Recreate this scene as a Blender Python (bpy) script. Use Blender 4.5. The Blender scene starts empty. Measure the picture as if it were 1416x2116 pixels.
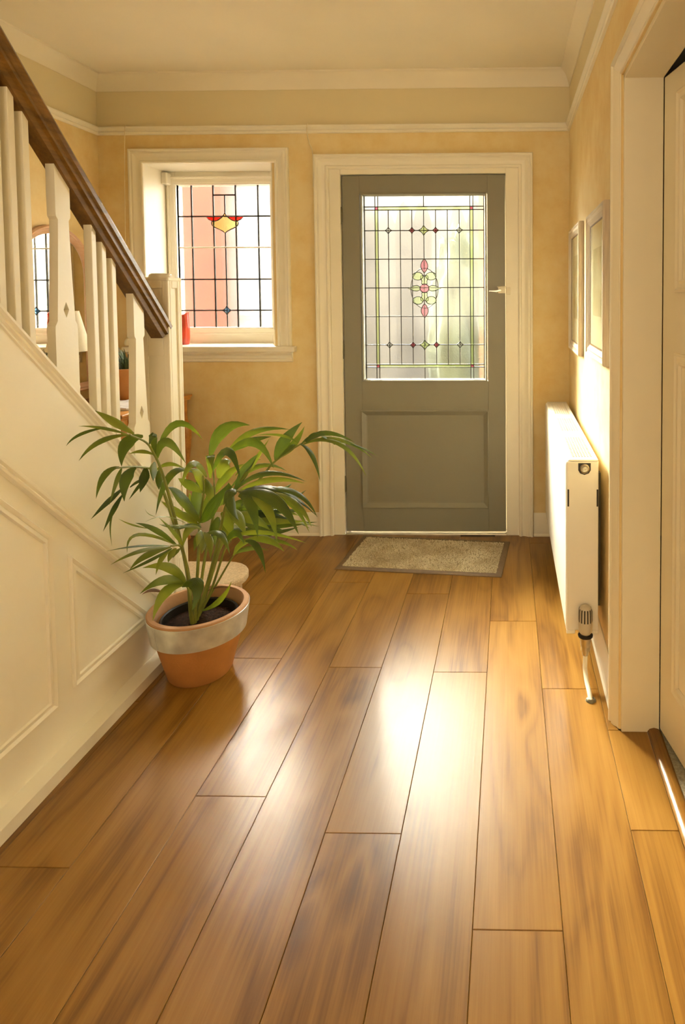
import bpy, bmesh, math, random
from mathutils import Vector, Matrix

random.seed(7)
S = bpy.context.scene
COL = S.collection

# ------------------------------------------------------------------ camera
cam_data = bpy.data.cameras.new('camera')
cam = bpy.data.objects.new('camera', cam_data)
COL.objects.link(cam)
S.camera = cam
FPX, CX, CY = 1300.0, 1025.98, 671.52
MR = [[0.999809922412592, 0.019009262648618255, -0.004332087127761235],
      [-0.00347607373115597, -0.04483558888451342, -0.9989883317040268],
      [-0.019184263257739018, 0.9988135050663537, -0.04476098904540673]]
rt, dn, fw = Vector(MR[0]), Vector(MR[1]), Vector(MR[2])
cam.matrix_world = Matrix(((rt.x, -dn.x, -fw.x, 0.0), (rt.y, -dn.y, -fw.y, 0.0),
                           (rt.z, -dn.z, -fw.z, 1.24), (0, 0, 0, 1)))
cam_data.sensor_fit = 'VERTICAL'
cam_data.sensor_height = 36.0
cam_data.lens = FPX / 2116.0 * 36.0
cam_data.shift_x = (708.0 - CX) / 2116.0
cam_data.shift_y = (CY - 1058.0) / 2116.0
cam_data.clip_start = 0.05

# ------------------------------------------------------------------ world, sun, exposure
SKY, SUN, REAR, EXPO = 23.0, 150.0, 26.0, 0.44
world = bpy.data.worlds.new('hazy_sky')
S.world = world
world.use_nodes = True
bg = world.node_tree.nodes['Background']
bg.inputs[0].default_value = (1.0, 0.96, 0.88, 1)
bg.inputs[1].default_value = SKY

sun_d = bpy.data.lights.new('sun', 'SUN')
sun_d.energy = SUN
sun_d.angle = math.radians(40)
sun_d.color = (1.0, 0.91, 0.74)
sun = bpy.data.objects.new('sun', sun_d)
COL.objects.link(sun)
sun.rotation_euler = Vector((0.74, -1.0, -0.74)).to_track_quat('-Z', 'Y').to_euler()

# unseen fill light, added behind the camera to brighten the ceiling and hall
ar_d = bpy.data.lights.new('rear_fill_light', 'AREA')
ar_d.shape = 'RECTANGLE'
ar_d.size, ar_d.size_y = 1.3, 1.5
ar_d.energy = REAR
ar_d.color = (1.0, 0.88, 0.68)
ar = bpy.data.objects.new('rear_fill_light', ar_d)
COL.objects.link(ar)
ar.location = (-0.45, -1.5, 1.5)
ar.rotation_euler = (math.radians(124), 0, 0)

# portals guide the sky light through the glazed openings
for nm, loc, sx, sz in (('door_portal', (-0.43, 3.36, 1.29), 0.66, 0.98), ('window_portal', (-1.57, 3.56, 1.47), 0.54, 0.82)):
    pd = bpy.data.lights.new(nm, 'AREA')
    pd.shape = 'RECTANGLE'
    pd.size, pd.size_y = sx, sz
    pd.cycles.is_portal = True
    po = bpy.data.objects.new(nm, pd)
    COL.objects.link(po)
    po.location = loc
    po.rotation_euler = (math.radians(-90), 0, 0)

S.view_settings.view_transform = 'Standard'
S.view_settings.look = 'None'
S.view_settings.gamma = 1.0
S.view_settings.exposure = EXPO
S.view_settings.use_curve_mapping = False

# ------------------------------------------------------------------ materials
def new_mat(name):
    m = bpy.data.materials.new(name)
    m.use_nodes = True
    nt = m.node_tree
    return m, nt, nt.nodes['Principled BSDF']

def nd(nt, kind, **kw):
    n = nt.nodes.new(kind)
    for k, v in kw.items():
        if k in n.inputs:
            n.inputs[k].default_value = v
        else:
            setattr(n, k, v)
    return n

def ramp(nt, stops):
    r = nt.nodes.new('ShaderNodeValToRGB')
    e = r.color_ramp.elements
    while len(e) < len(stops):
        e.new(0.5)
    for el, (p, c) in zip(e, stops):
        el.position = p
        el.color = (*c, 1)
    return r

def plain(name, col, rough=0.5, metal=0.0, noise=0.0, scale=20.0, bump=0.0, bscale=60.0, spec=0.5, coat=0.0):
    m, nt, b = new_mat(name)
    b.inputs['Roughness'].default_value = rough
    b.inputs['Metallic'].default_value = metal
    b.inputs['Specular IOR Level'].default_value = spec
    b.inputs['Coat Weight'].default_value = coat
    tc = nd(nt, 'ShaderNodeTexCoord')
    n = nd(nt, 'ShaderNodeTexNoise', Scale=scale, Detail=4.0)
    nt.links.new(tc.outputs['Object'], n.inputs['Vector'])
    a = tuple(max(0, c * (1 - noise)) for c in col)
    z = tuple(min(1, c * (1 + noise)) for c in col)
    r = ramp(nt, [(0.3, a), (0.7, z)])
    nt.links.new(n.outputs['Fac'], r.inputs['Fac'])
    nt.links.new(r.outputs['Color'], b.inputs['Base Color'])
    if bump:
        n2 = nd(nt, 'ShaderNodeTexNoise', Scale=bscale, Detail=6.0)
        nt.links.new(tc.outputs['Object'], n2.inputs['Vector'])
        bp = nd(nt, 'ShaderNodeBump', Strength=bump, Distance=0.01)
        nt.links.new(n2.outputs['Fac'], bp.inputs['Height'])
        nt.links.new(bp.outputs['Normal'], b.inputs['Normal'])
    return m

CREAM = (0.94, 0.88, 0.73)
M = {}
M['paint'] = plain('cream_gloss_paint', CREAM, 0.32, noise=0.02, scale=6, bump=0.03, bscale=90)
M['newel'] = plain('shaded_cream_gloss_paint', (0.89, 0.82, 0.65), 0.32, noise=0.02, scale=6, bump=0.03, bscale=90)  # same cream paint, darkened in colour to keep the balustrade's shaded faces dark
M['ceiling'] = plain('ceiling_emulsion', (0.94, 0.86, 0.69), 0.8, noise=0.02, scale=3, bump=0.04, bscale=200)
M['jamb'] = plain('ivory_gloss_paint', (0.85, 0.75, 0.54), 0.35, noise=0.02, scale=6, bump=0.02, bscale=60)

def wall_material():
    m, nt, b = new_mat('yellow_rag_rolled_wall_with_cream_frieze')
    b.inputs['Roughness'].default_value = 0.75
    tc = nd(nt, 'ShaderNodeTexCoord')
    n = nd(nt, 'ShaderNodeTexNoise', Scale=9.0, Detail=8.0, Roughness=0.62)
    nt.links.new(tc.outputs['Object'], n.inputs['Vector'])
    n1 = nd(nt, 'ShaderNodeTexNoise', Scale=1.6, Detail=3.0)
    nt.links.new(tc.outputs['Object'], n1.inputs['Vector'])
    ad = nd(nt, 'ShaderNodeMath', operation='ADD')
    nt.links.new(n.outputs['Fac'], ad.inputs[0])
    nt.links.new(n1.outputs['Fac'], ad.inputs[1])
    hv = nd(nt, 'ShaderNodeMath', operation='MULTIPLY')
    hv.inputs[1].default_value = 0.5
    nt.links.new(ad.outputs[0], hv.inputs[0])
    r = ramp(nt, [(0.38, (0.78, 0.56, 0.24)), (0.5, (0.83, 0.64, 0.31)), (0.62, (0.87, 0.71, 0.40))])
    nt.links.new(hv.outputs[0], r.inputs['Fac'])
    sx = nd(nt, 'ShaderNodeSeparateXYZ')
    nt.links.new(tc.outputs['Object'], sx.inputs[0])
    gt = nd(nt, 'ShaderNodeMath', operation='GREATER_THAN')
    gt.inputs[1].default_value = 2.095
    nt.links.new(sx.outputs['Z'], gt.inputs[0])
    mx = nd(nt, 'ShaderNodeMix', data_type='RGBA')
    nt.links.new(gt.outputs[0], mx.inputs[0])
    nt.links.new(r.outputs['Color'], mx.inputs[6])
    mx.inputs[7].default_value = (0.80, 0.69, 0.44, 1)
    nt.links.new(mx.outputs[2], b.inputs['Base Color'])
    bp = nd(nt, 'ShaderNodeBump', Strength=0.06, Distance=0.01)
    nt.links.new(n.outputs['Fac'], bp.inputs['Height'])
    nt.links.new(bp.outputs['Normal'], b.inputs['Normal'])
    return m
M['wall'] = wall_material()

def wood(name, stops, scale=(26.0, 1.3, 26.0), rough=0.3, jitter=True, axis_rings=5.0, bump=0.05, spec=0.5, coat=0.0, knots=False):
    m, nt, b = new_mat(name)
    b.inputs['Roughness'].default_value = rough
    b.inputs['Specular IOR Level'].default_value = spec
    b.inputs['Coat Weight'].default_value = coat
    tc = nd(nt, 'ShaderNodeTexCoord')
    oi = nd(nt, 'ShaderNodeObjectInfo')
    off = nd(nt, 'ShaderNodeVectorMath', operation='SCALE')
    cmb = nd(nt, 'ShaderNodeCombineXYZ')
    for i, k in enumerate((7.3, 31.7, 3.1)):
        mu = nd(nt, 'ShaderNodeMath', operation='MULTIPLY')
        mu.inputs[1].default_value = k
        nt.links.new(oi.outputs['Random'], mu.inputs[0])
        nt.links.new(mu.outputs[0], cmb.inputs[i])
    add = nd(nt, 'ShaderNodeVectorMath', operation='ADD')
    nt.links.new(tc.outputs['Object'], add.inputs[0])
    nt.links.new(cmb.outputs[0], add.inputs[1])
    # knots bend and darken the figure
    kn = None
    if knots:
        mk = nd(nt, 'ShaderNodeMapping')
        mk.inputs['Scale'].default_value = (5.2, 1.75, 0.01)
        nt.links.new(add.outputs[0], mk.inputs['Vector'])
        vo = nd(nt, 'ShaderNodeTexVoronoi', Scale=1.0)
        nt.links.new(mk.outputs[0], vo.inputs['Vector'])
        kn = nd(nt, 'ShaderNodeMapRange', interpolation_type='SMOOTHSTEP')
        kn.inputs['From Min'].default_value = 0.0
        kn.inputs['From Max'].default_value = 0.30
        kn.inputs['To Min'].default_value = 1.0
        kn.inputs['To Max'].default_value = 0.0
        nt.links.new(vo.outputs['Distance'], kn.inputs['Value'])
    # broad figure (cathedral grain)
    mp = nd(nt, 'ShaderNodeMapping')
    mp.inputs['Scale'].default_value = (scale[0] * 0.22, scale[1] * 0.75, scale[2] * 0.22)
    nt.links.new(add.outputs[0], mp.inputs['Vector'])
    n1 = nd(nt, 'ShaderNodeTexNoise', Scale=1.0, Detail=2.0, Distortion=0.5)
    nt.links.new(mp.outputs[0], n1.inputs['Vector'])
    rg = nd(nt, 'ShaderNodeMath', operation='MULTIPLY_ADD')
    rg.inputs[1].default_value = axis_rings
    nt.links.new(n1.outputs['Fac'], rg.inputs[0])
    rg.inputs[2].default_value = 0.0
    if kn:
        k2 = nd(nt, 'ShaderNodeMath', operation='MULTIPLY')
        k2.inputs[1].default_value = 1.1
        nt.links.new(kn.outputs[0], k2.inputs[0])
        nt.links.new(k2.outputs[0], rg.inputs[2])
    fr = nd(nt, 'ShaderNodeMath', operation='PINGPONG')
    fr.inputs[1].default_value = 0.5
    nt.links.new(rg.outputs[0], fr.inputs[0])
    # fine fibre
    mp2 = nd(nt, 'ShaderNodeMapping')
    mp2.inputs['Scale'].default_value = (scale[0] * 5, scale[1] * 2.2, scale[2] * 5)
    nt.links.new(add.outputs[0], mp2.inputs['Vector'])
    n2 = nd(nt, 'ShaderNodeTexNoise', Scale=1.0, Detail=5.0, Roughness=0.65)
    nt.links.new(mp2.outputs[0], n2.inputs['Vector'])
    mpk = nd(nt, 'ShaderNodeMapping')
    mpk.inputs['Scale'].default_value = (scale[0] * 0.16, scale[1] * 1.1, scale[2] * 0.16)
    nt.links.new(add.outputs[0], mpk.inputs['Vector'])
    n3 = nd(nt, 'ShaderNodeTexNoise', Scale=1.3, Detail=3.0)
    nt.links.new(mpk.outputs[0], n3.inputs['Vector'])
    s1 = nd(nt, 'ShaderNodeMath', operation='MULTIPLY_ADD')
    s1.inputs[1].default_value = 0.35
    nt.links.new(fr.outputs[0], s1.inputs[0])
    s2 = nd(nt, 'ShaderNodeMath', operation='MULTIPLY_ADD')
    s2.inputs[1].default_value = 0.42
    nt.links.new(n2.outputs['Fac'], s2.inputs[0])
    s3 = nd(nt, 'ShaderNodeMath', operation='MULTIPLY')
    s3.inputs[1].default_value = 0.30
    nt.links.new(n3.outputs['Fac'], s3.inputs[0])
    nt.links.new(s3.outputs[0], s2.inputs[2])
    nt.links.new(s2.outputs[0], s1.inputs[2])
    last = s1.outputs[0]
    if jitter:
        jt = nd(nt, 'ShaderNodeMath', operation='MULTIPLY_ADD')
        jt.inputs[1].default_value = 0.10
        nt.links.new(oi.outputs['Random'], jt.inputs[0])
        nt.links.new(last, jt.inputs[2])
        last = jt.outputs[0]
    if kn:
        kp = nd(nt, 'ShaderNodeMath', operation='POWER')
        kp.inputs[1].default_value = 2.5
        nt.links.new(kn.outputs[0], kp.inputs[0])
        kd = nd(nt, 'ShaderNodeMath', operation='MULTIPLY_ADD')
        kd.inputs[1].default_value = -0.15
        nt.links.new(kp.outputs[0], kd.inputs[0])
        nt.links.new(last, kd.inputs[2])
        last = kd.outputs[0]
    r = ramp(nt, stops)
    nt.links.new(last, r.inputs['Fac'])
    nt.links.new(r.outputs['Color'], b.inputs['Base Color'])
    bp = nd(nt, 'ShaderNodeBump', Strength=bump, Distance=0.004)
    nt.links.new(n2.outputs['Fac'], bp.inputs['Height'])
    nt.links.new(bp.outputs['Normal'], b.inputs['Normal'])
    return m

M['plank'] = wood('oak_laminate', [(0.14, (0.058, 0.020, 0.003)), (0.36, (0.158, 0.066, 0.008)), (0.52, (0.258, 0.123, 0.020)), (0.80, (0.350, 0.184, 0.039))], knots=True, rough=0.28, spec=0.35)
M['subfloor'] = plain('dark_underlay', (0.16, 0.08, 0.03), 0.9, noise=0.1)
M['handrail'] = wood('dark_stained_handrail', [(0.3, (0.075, 0.032, 0.006)), (0.55, (0.205, 0.098, 0.018)), (0.8, (0.32, 0.165, 0.038))], rough=0.28, jitter=False)
M['tablewood'] = wood('orange_waxed_pine', [(0.3, (0.36, 0.14, 0.025)), (0.55, (0.58, 0.26, 0.05)), (0.8, (0.70, 0.36, 0.09))], rough=0.35, jitter=False)
M['mirrorwood'] = wood('pale_pink_pine', [(0.3, (0.55, 0.30, 0.15)), (0.8, (0.80, 0.52, 0.32))], rough=0.4, jitter=False)
M['limed'] = wood('limed_wood_frame', [(0.3, (0.52, 0.42, 0.30)), (0.55, (0.74, 0.65, 0.50)), (0.8, (0.84, 0.77, 0.63))], rough=0.5, jitter=False, scale=(60, 2, 2))
M['door'] = plain('sage_grey_door_paint', (0.250, 0.231, 0.166), 0.36, noise=0.02, scale=5, bump=0.05, bscale=45)
M['lead'] = plain('lead_came', (0.045, 0.042, 0.035), 0.5, metal=0.3, noise=0.1)
M['saddle'] = plain('white_painted_saddle_bar', (0.62, 0.57, 0.45), 0.5, noise=0.05)
M['terracotta'] = plain('terracotta', (0.50, 0.215, 0.055), 0.75, noise=0.10, scale=14, bump=0.08, bscale=150)
M['rimclay'] = plain('terracotta_rim', (0.46, 0.25, 0.12), 0.75, noise=0.10, scale=14, bump=0.08, bscale=150)
M['zinc'] = plain('weathered_zinc_band', (0.74, 0.76, 0.74), 0.34, metal=0.6, noise=0.2, scale=16, bump=0.06, bscale=30)
M['soil'] = plain('dark_potting_soil', (0.025, 0.012, 0.007), 0.95, noise=0.6, scale=90, bump=0.9, bscale=120, spec=0.08)
M['blackplastic'] = plain('black_plastic', (0.02, 0.016, 0.012), 0.45, noise=0.1, spec=0.25)
M['stem'] = plain('palm_stem', (0.20, 0.22, 0.035), 0.45, noise=0.35, scale=12)
M['radiator'] = plain('white_radiator_enamel', (0.88, 0.84, 0.74), 0.25, noise=0.01)
M['darkgap'] = plain('recess_shade_black', (0.03, 0.025, 0.02), 0.7, noise=0.1)  # near-black colour stands for shade inside slots, recesses and the radiator
M['chrome'] = plain('dull_nickel', (0.55, 0.50, 0.40), 0.28, metal=1.0, noise=0.12, scale=30)
M['valve'] = plain('valve_head_plastic', (0.60, 0.53, 0.40), 0.3, noise=0.05)
M['hinge'] = plain('aged_steel', (0.17, 0.155, 0.10), 0.45, metal=0.5, noise=0.15, scale=40)
M['matborder'] = plain('brown_rubber_border', (0.15, 0.090, 0.038), 0.6, noise=0.12, scale=60, bump=0.1, bscale=200)
M['matbase'] = plain('coir_backing', (0.36, 0.27, 0.14), 0.95, noise=0.3, scale=30)
M['stepcarpet'] = plain('beige_stair_carpet', (0.62, 0.47, 0.29), 0.95, noise=0.16, scale=160, bump=0.5, bscale=400)
M['greycarpet'] = plain('grey_ribbed_carpet', (0.36, 0.33, 0.25), 0.95, noise=0.25, scale=120, bump=0.4, bscale=300)
M['matboard'] = plain('ivory_mount_board', (0.78, 0.71, 0.52), 0.8, noise=0.02)
M['shade'] = plain('cream_lampshade_linen', (0.90, 0.82, 0.64), 0.8, noise=0.03, scale=120, bump=0.1, bscale=300)
M['redglaze'] = plain('red_glazed_ceramic', (0.50, 0.045, 0.018), 0.15, noise=0.25, scale=8)
M['paper'] = plain('printed_paper', (0.75, 0.72, 0.68), 0.5, noise=0.25, scale=25)
M['whiteplastic'] = plain('white_plastic', (0.85, 0.79, 0.64), 0.4, noise=0.02)
M['cord'] = plain('cream_cord', (0.80, 0.70, 0.48), 0.7, noise=0.05)
M['grassleaf'] = plain('dark_spiky_leaf', (0.06, 0.10, 0.035), 0.5, noise=0.5, scale=30)
M['brick'] = plain('pink_red_brick', (0.056, 0.0105, 0.003), 0.9, noise=0.3, scale=7)
M['hedge'] = plain('hedge_green', (0.032, 0.038, 0.023), 0.9, noise=0.5, scale=5)
M['fence'] = plain('grey_boarding', (0.041, 0.038, 0.035), 0.9, noise=0.25, scale=3)
M['house'] = plain('sky_blocking_render', (0.115, 0.113, 0.108), 0.9, noise=0.12, scale=0.8)
M['pier'] = plain('faded_pink_brick', (0.062, 0.044, 0.036), 0.9, noise=0.2, scale=7)
M['ground'] = plain('pale_path', (0.040, 0.032, 0.029), 0.9, noise=0.2, scale=2)
M['render'] = plain('pale_render', (0.062, 0.059, 0.055), 0.9, noise=0.15, scale=2)

def mirror_mat():
    m, nt, b = new_mat('silvered_glass')
    b.inputs['Base Color'].default_value = (0.86, 0.84, 0.76, 1)
    b.inputs['Metallic'].default_value = 1.0
    b.inputs['Roughness'].default_value = 0.02
    return m
M['mirror'] = mirror_mat()

def leaf_mat(name, c0, c1, c2):
    m, nt, b = new_mat(name)
    tc = nd(nt, 'ShaderNodeTexCoord')
    oi = nd(nt, 'ShaderNodeObjectInfo')
    n = nd(nt, 'ShaderNodeTexNoise', Scale=7.0, Detail=3.0)
    nt.links.new(tc.outputs['Object'], n.inputs['Vector'])
    ad = nd(nt, 'ShaderNodeMath', operation='MULTIPLY_ADD')
    ad.inputs[1].default_value = 0.55
    nt.links.new(oi.outputs['Random'], ad.inputs[0])
    nt.links.new(n.outputs['Fac'], ad.inputs[2])
    r = ramp(nt, [(0.35, c0), (0.75, c1), (1.05, c2)])
    nt.links.new(ad.outputs[0], r.inputs['Fac'])
    # ribs along the blade
    at = nd(nt, 'ShaderNodeUVMap')
    wv = nd(nt, 'ShaderNodeTexWave', Scale=2.6, Distortion=0.0)
    nt.links.new(at.outputs[0], wv.inputs['Vector'])
    bp = nd(nt, 'ShaderNodeBump', Strength=0.25, Distance=0.002)
    nt.links.new(wv.outputs['Fac'], bp.inputs['Height'])
    nt.links.new(bp.outputs['Normal'], b.inputs['Normal'])
    nt.links.new(r.outputs['Color'], b.inputs['Base Color'])
    b.inputs['Roughness'].default_value = 0.36
    tr = nd(nt, 'ShaderNodeBsdfTranslucent')
    br = nd(nt, 'ShaderNodeMix', data_type='RGBA', blend_type='MULTIPLY')
    br.inputs[0].default_value = 1.0
    nt.links.new(r.outputs['Color'], br.inputs[6])
    br.inputs[7].default_value = (2.4, 2.3, 0.7, 1)
    nt.links.new(br.outputs[2], tr.inputs['Color'])
    mix = nd(nt, 'ShaderNodeMixShader')
    mix.inputs[0].default_value = 0.30
    nt.links.new(b.outputs[0], mix.inputs[1])
    nt.links.new(tr.outputs[0], mix.inputs[2])
    nt.links.new(mix.outputs[0], nt.nodes['Material Output'].inputs[0])
    return m
M['leaf'] = leaf_mat('palm_leaflet', (0.028, 0.052, 0.010), (0.075, 0.115, 0.015), (0.17, 0.205, 0.028))
M['deadleaf'] = plain('withered_leaflet', (0.16, 0.075, 0.03), 0.7, noise=0.3, scale=20)

def glass_mat(name, tint, rough=0.30, clear=0.68, scale=60.0, bump=0.35):
    m, nt, b = new_mat(name)
    out = nt.nodes['Material Output']
    nt.nodes.remove(b)
    tc = nd(nt, 'ShaderNodeTexCoord')
    n = nd(nt, 'ShaderNodeTexNoise', Scale=scale, Detail=2.0, Distortion=1.2)
    nt.links.new(tc.outputs['Object'], n.inputs['Vector'])
    bp = nd(nt, 'ShaderNodeBump', Strength=bump, Distance=0.01)
    nt.links.new(n.outputs['Fac'], bp.inputs['Height'])
    rf = nd(nt, 'ShaderNodeBsdfRefraction', Color=(*tint, 1), Roughness=rough, IOR=1.12)
    nt.links.new(bp.outputs['Normal'], rf.inputs['Normal'])
    tp = nd(nt, 'ShaderNodeBsdfTransparent', Color=(*tint, 1))
    mx = nd(nt, 'ShaderNodeMixShader')
    mx.inputs[0].default_value = clear
    nt.links.new(rf.outputs[0], mx.inputs[1])
    nt.links.new(tp.outputs[0], mx.inputs[2])
    gl = nd(nt, 'ShaderNodeBsdfGlossy', Color=(1, 1, 1, 1), Roughness=0.12)
    m2 = nd(nt, 'ShaderNodeMixShader')
    m2.inputs[0].default_value = 0.04
    nt.links.new(mx.outputs[0], m2.inputs[1])
    nt.links.new(gl.outputs[0], m2.inputs[2])
    nt.links.new(m2.outputs[0], out.inputs[0])
    return m
M['g_clear'] = glass_mat('obscured_clear_glass', (0.93, 0.95, 0.93))
M['g_plain'] = glass_mat('reeded_clear_glass', (0.95, 0.95, 0.93), clear=0.5, rough=0.07, scale=110, bump=0.25)
M['g_green'] = glass_mat('pale_green_glass', (0.86, 0.93, 0.64))
M['g_lime'] = glass_mat('light_lime_glass', (0.90, 0.97, 0.76))
M['g_pink'] = glass_mat('rose_pink_glass', (0.94, 0.60, 0.66))
M['g_crimson'] = glass_mat('crimson_glass', (0.80, 0.36, 0.42))
M['g_red'] = glass_mat('bright_red_glass', (0.96, 0.18, 0.14))
M['g_yellow'] = glass_mat('straw_yellow_glass', (0.97, 0.95, 0.60))
M['g_blue'] = glass_mat('sky_blue_glass', (0.42, 0.72, 0.99))
M['g_picture'] = None

def picture_glass():
    m, nt, b = new_mat('picture_glass')
    out = nt.nodes['Material Output']
    nt.nodes.remove(b)
    tp = nd(nt, 'ShaderNodeBsdfTransparent', Color=(0.95, 0.96, 0.93, 1))
    gl = nd(nt, 'ShaderNodeBsdfGlossy', Color=(1, 1, 1, 1), Roughness=0.03)
    lw_ = nd(nt, 'ShaderNodeLayerWeight', Blend=0.5)
    pw_ = nd(nt, 'ShaderNodeMath', operation='POWER')
    pw_.inputs[1].default_value = 5.0
    nt.links.new(lw_.outputs['Facing'], pw_.inputs[0])
    fr = nd(nt, 'ShaderNodeMath', operation='MULTIPLY_ADD')
    fr.inputs[1].default_value = 0.45
    fr.inputs[2].default_value = 0.03
    nt.links.new(pw_.outputs[0], fr.inputs[0])
    mx = nd(nt, 'ShaderNodeMixShader')
    nt.links.new(fr.outputs[0], mx.inputs[0])
    nt.links.new(tp.outputs[0], mx.inputs[1])
    nt.links.new(gl.outputs[0], mx.inputs[2])
    nt.links.new(mx.outputs[0], out.inputs[0])
    return m
M['g_picture'] = picture_glass()

def print_mat():
    m, nt, b = new_mat('faded_flower_print')
    tc = nd(nt, 'ShaderNodeTexCoord')
    n = nd(nt, 'ShaderNodeTexNoise', Scale=7.0, Detail=5.0)
    nt.links.new(tc.outputs['Object'], n.inputs['Vector'])
    r = ramp(nt, [(0.38, (0.50, 0.43, 0.25)), (0.55, (0.60, 0.53, 0.33)), (0.68, (0.68, 0.42, 0.26))])
    nt.links.new(n.outputs['Fac'], r.inputs['Fac'])
    nt.links.new(r.outputs['Color'], b.inputs['Base Color'])
    b.inputs['Roughness'].default_value = 0.8
    return m
M['print'] = print_mat()

# ------------------------------------------------------------------ mesh helpers
WORLD = {}          # object -> world position of its origin

class MB:
    def __init__(self):
        self.v, self.f = [], []
    def add(self, vs, fs):
        o = len(self.v)
        self.v += [tuple(v) for v in vs]
        self.f += [tuple(i + o for i in f) for f in fs]
        return self
    def box(self, x0, x1, y0, y1, z0, z1):
        vs = [(x, y, z) for z in (z0, z1) for y in (y0, y1) for x in (x0, x1)]
        return self.add(vs, [(0, 2, 3, 1), (4, 5, 7, 6), (0, 1, 5, 4), (2, 6, 7, 3), (0, 4, 6, 2), (1, 3, 7, 5)])
    def prism(self, pts, off):
        """pts: 3d polygon; off: extrusion vector"""
        n = len(pts)
        off = Vector(off)
        vs = [Vector(p) for p in pts] + [Vector(p) + off for p in pts]
        fs = [tuple(range(n)), tuple(range(2 * n - 1, n - 1, -1))]
        fs += [(i, i + n, (i + 1) % n + n, (i + 1) % n) for i in range(n)]
        return self.add(vs, fs)
    def lathe(self, prof, c, seg=40, closed_top=False):
        vs, fs = [], []
        k = len(prof)
        for s in range(seg):
            a = 2 * math.pi * s / seg
            for r, z in prof:
                vs.append((c[0] + r * math.cos(a), c[1] + r * math.sin(a), c[2] + z))
        for s in range(seg):
            t = (s + 1) % seg
            for i in range(k - 1):
                fs.append((s * k + i, t * k + i, t * k + i + 1, s * k + i + 1))
        return self.add(vs, fs)
    def tube(self, path, r, seg=8):
        pts = [Vector(p) for p in path]
        n = len(pts)
        rr = r if isinstance(r, (list, tuple)) else [r] * n
        vs, fs = [], []
        up = None
        for i, p in enumerate(pts):
            t = (pts[min(i + 1, n - 1)] - pts[max(i - 1, 0)]).normalized()
            if up is None:
                up = t.orthogonal().normalized()
            up = (up - t * up.dot(t)).normalized()
            s = t.cross(up)
            for k in range(seg):
                a = 2 * math.pi * k / seg
                vs.append(p + (up * math.cos(a) + s * math.sin(a)) * rr[i])
        for i in range(n - 1):
            for k in range(seg):
                l = (k + 1) % seg
                fs.append((i * seg + k, i * seg + l, (i + 1) * seg + l, (i + 1) * seg + k))
        fs.append(tuple(range(seg - 1, -1, -1)))
        fs.append(tuple((n - 1) * seg + k for k in range(seg)))
        return self.add(vs, fs)
    def sweep(self, path, n, prof, closed=False):
        """profile (u along n x t, v along n) carried along a planar path with mitred corners"""
        n = Vector(n).normalized()
        P = [Vector(p) for p in path]
        k, m = len(P), len(prof)
        vs, fs = [], []
        for i in range(k):
            t1 = (P[(i + 1) % k] - P[i]).normalized() if (closed or i < k - 1) else None
            t0 = (P[i] - P[i - 1]).normalized() if (closed or i > 0) else None
            t0 = t0 or t1
            t1 = t1 or t0
            s0, s1 = n.cross(t0), n.cross(t1)
            mt = (s0 + s1) / (1 + s0.dot(s1))
            for u, v in prof:
                vs.append(P[i] + mt * u + n * v)
        for i in range(k if closed else k - 1):
            j = (i + 1) % k
            for a in range(m):
                b = (a + 1) % m
                fs.append((i * m + a, i * m + b, j * m + b, j * m + a))
        if not closed:
            fs.append(tuple(range(m)))
            fs.append(tuple((k - 1) * m + a for a in range(m - 1, -1, -1)))
        return self.add(vs, fs)
    def obj(self, name, mat, parent=None, smooth=False, bevel=0.0, seg=2, loc=None, uv=None, angle=40):
        o_w = Vector(WORLD[parent]) if parent else Vector((0, 0, 0))
        base = Vector(loc) if loc is not None else o_w
        me = bpy.data.meshes.new(name)
        me.from_pydata([tuple(Vector(v) - base) for v in self.v], [], self.f)
        bm = bmesh.new()
        bm.from_mesh(me)
        bmesh.ops.recalc_face_normals(bm, faces=bm.faces)
        bm.to_mesh(me)
        bm.free()
        me.materials.append(M[mat] if isinstance(mat, str) else mat)
        if smooth:
            for p in me.polygons:
                p.use_smooth = True
            try:
                me.set_sharp_from_angle(angle=math.radians(angle))
            except Exception:
                pass
        o = bpy.data.objects.new(name, me)
        COL.objects.link(o)
        if parent:
            o.parent = parent
        o.location = base - o_w
        WORLD[o] = tuple(base)
        if bevel:
            b = o.modifiers.new('bevel', 'BEVEL')
            b.width = bevel
            b.segments = seg
            b.limit_method = 'ANGLE'
        return o

def empty(name, loc, label=None, cat=None, group=None, kind=None):
    o = bpy.data.objects.new(name, None)
    COL.objects.link(o)
    o.location = loc
    o.empty_display_size = 0.05
    WORLD[o] = tuple(loc)
    return tag(o, label, cat, group, kind)

def tag(o, label=None, cat=None, group=None, kind=None):
    if label: o['label'] = label
    if cat: o['category'] = cat
    if group: o['group'] = group
    if kind: o['kind'] = kind
    return o

def struct(o, label, cat):
    return tag(o, label, cat, kind='structure')

def bez(p0, p1, p2, n):
    p0, p1, p2 = Vector(p0), Vector(p1), Vector(p2)
    return [p0 * (1 - t) ** 2 + p1 * 2 * t * (1 - t) + p2 * t * t for t in [i / (n - 1) for i in range(n)]]

def smooth_path(pts, n=6):
    """Catmull-Rom through the points"""
    P = [Vector(p) for p in pts]
    P = [P[0] * 2 - P[1]] + P + [P[-1] * 2 - P[-2]]
    out = []
    for i in range(1, len(P) - 2):
        for k in range(n):
            t = k / n
            out.append(0.5 * ((2 * P[i]) + (P[i + 1] - P[i - 1]) * t + (2 * P[i - 1] - 5 * P[i] + 4 * P[i + 1] - P[i + 2]) * t * t
                              + (3 * P[i] - P[i - 1] - 3 * P[i + 1] + P[i + 2]) * t ** 3))
    out.append(P[-2])
    return out

# ================================================================== the setting
D, XL, XR, ZC, YR = 3.22, -2.10, 0.312, 2.375, -1.62
XO = 0.425                                   # far side of the right-hand wall

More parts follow.
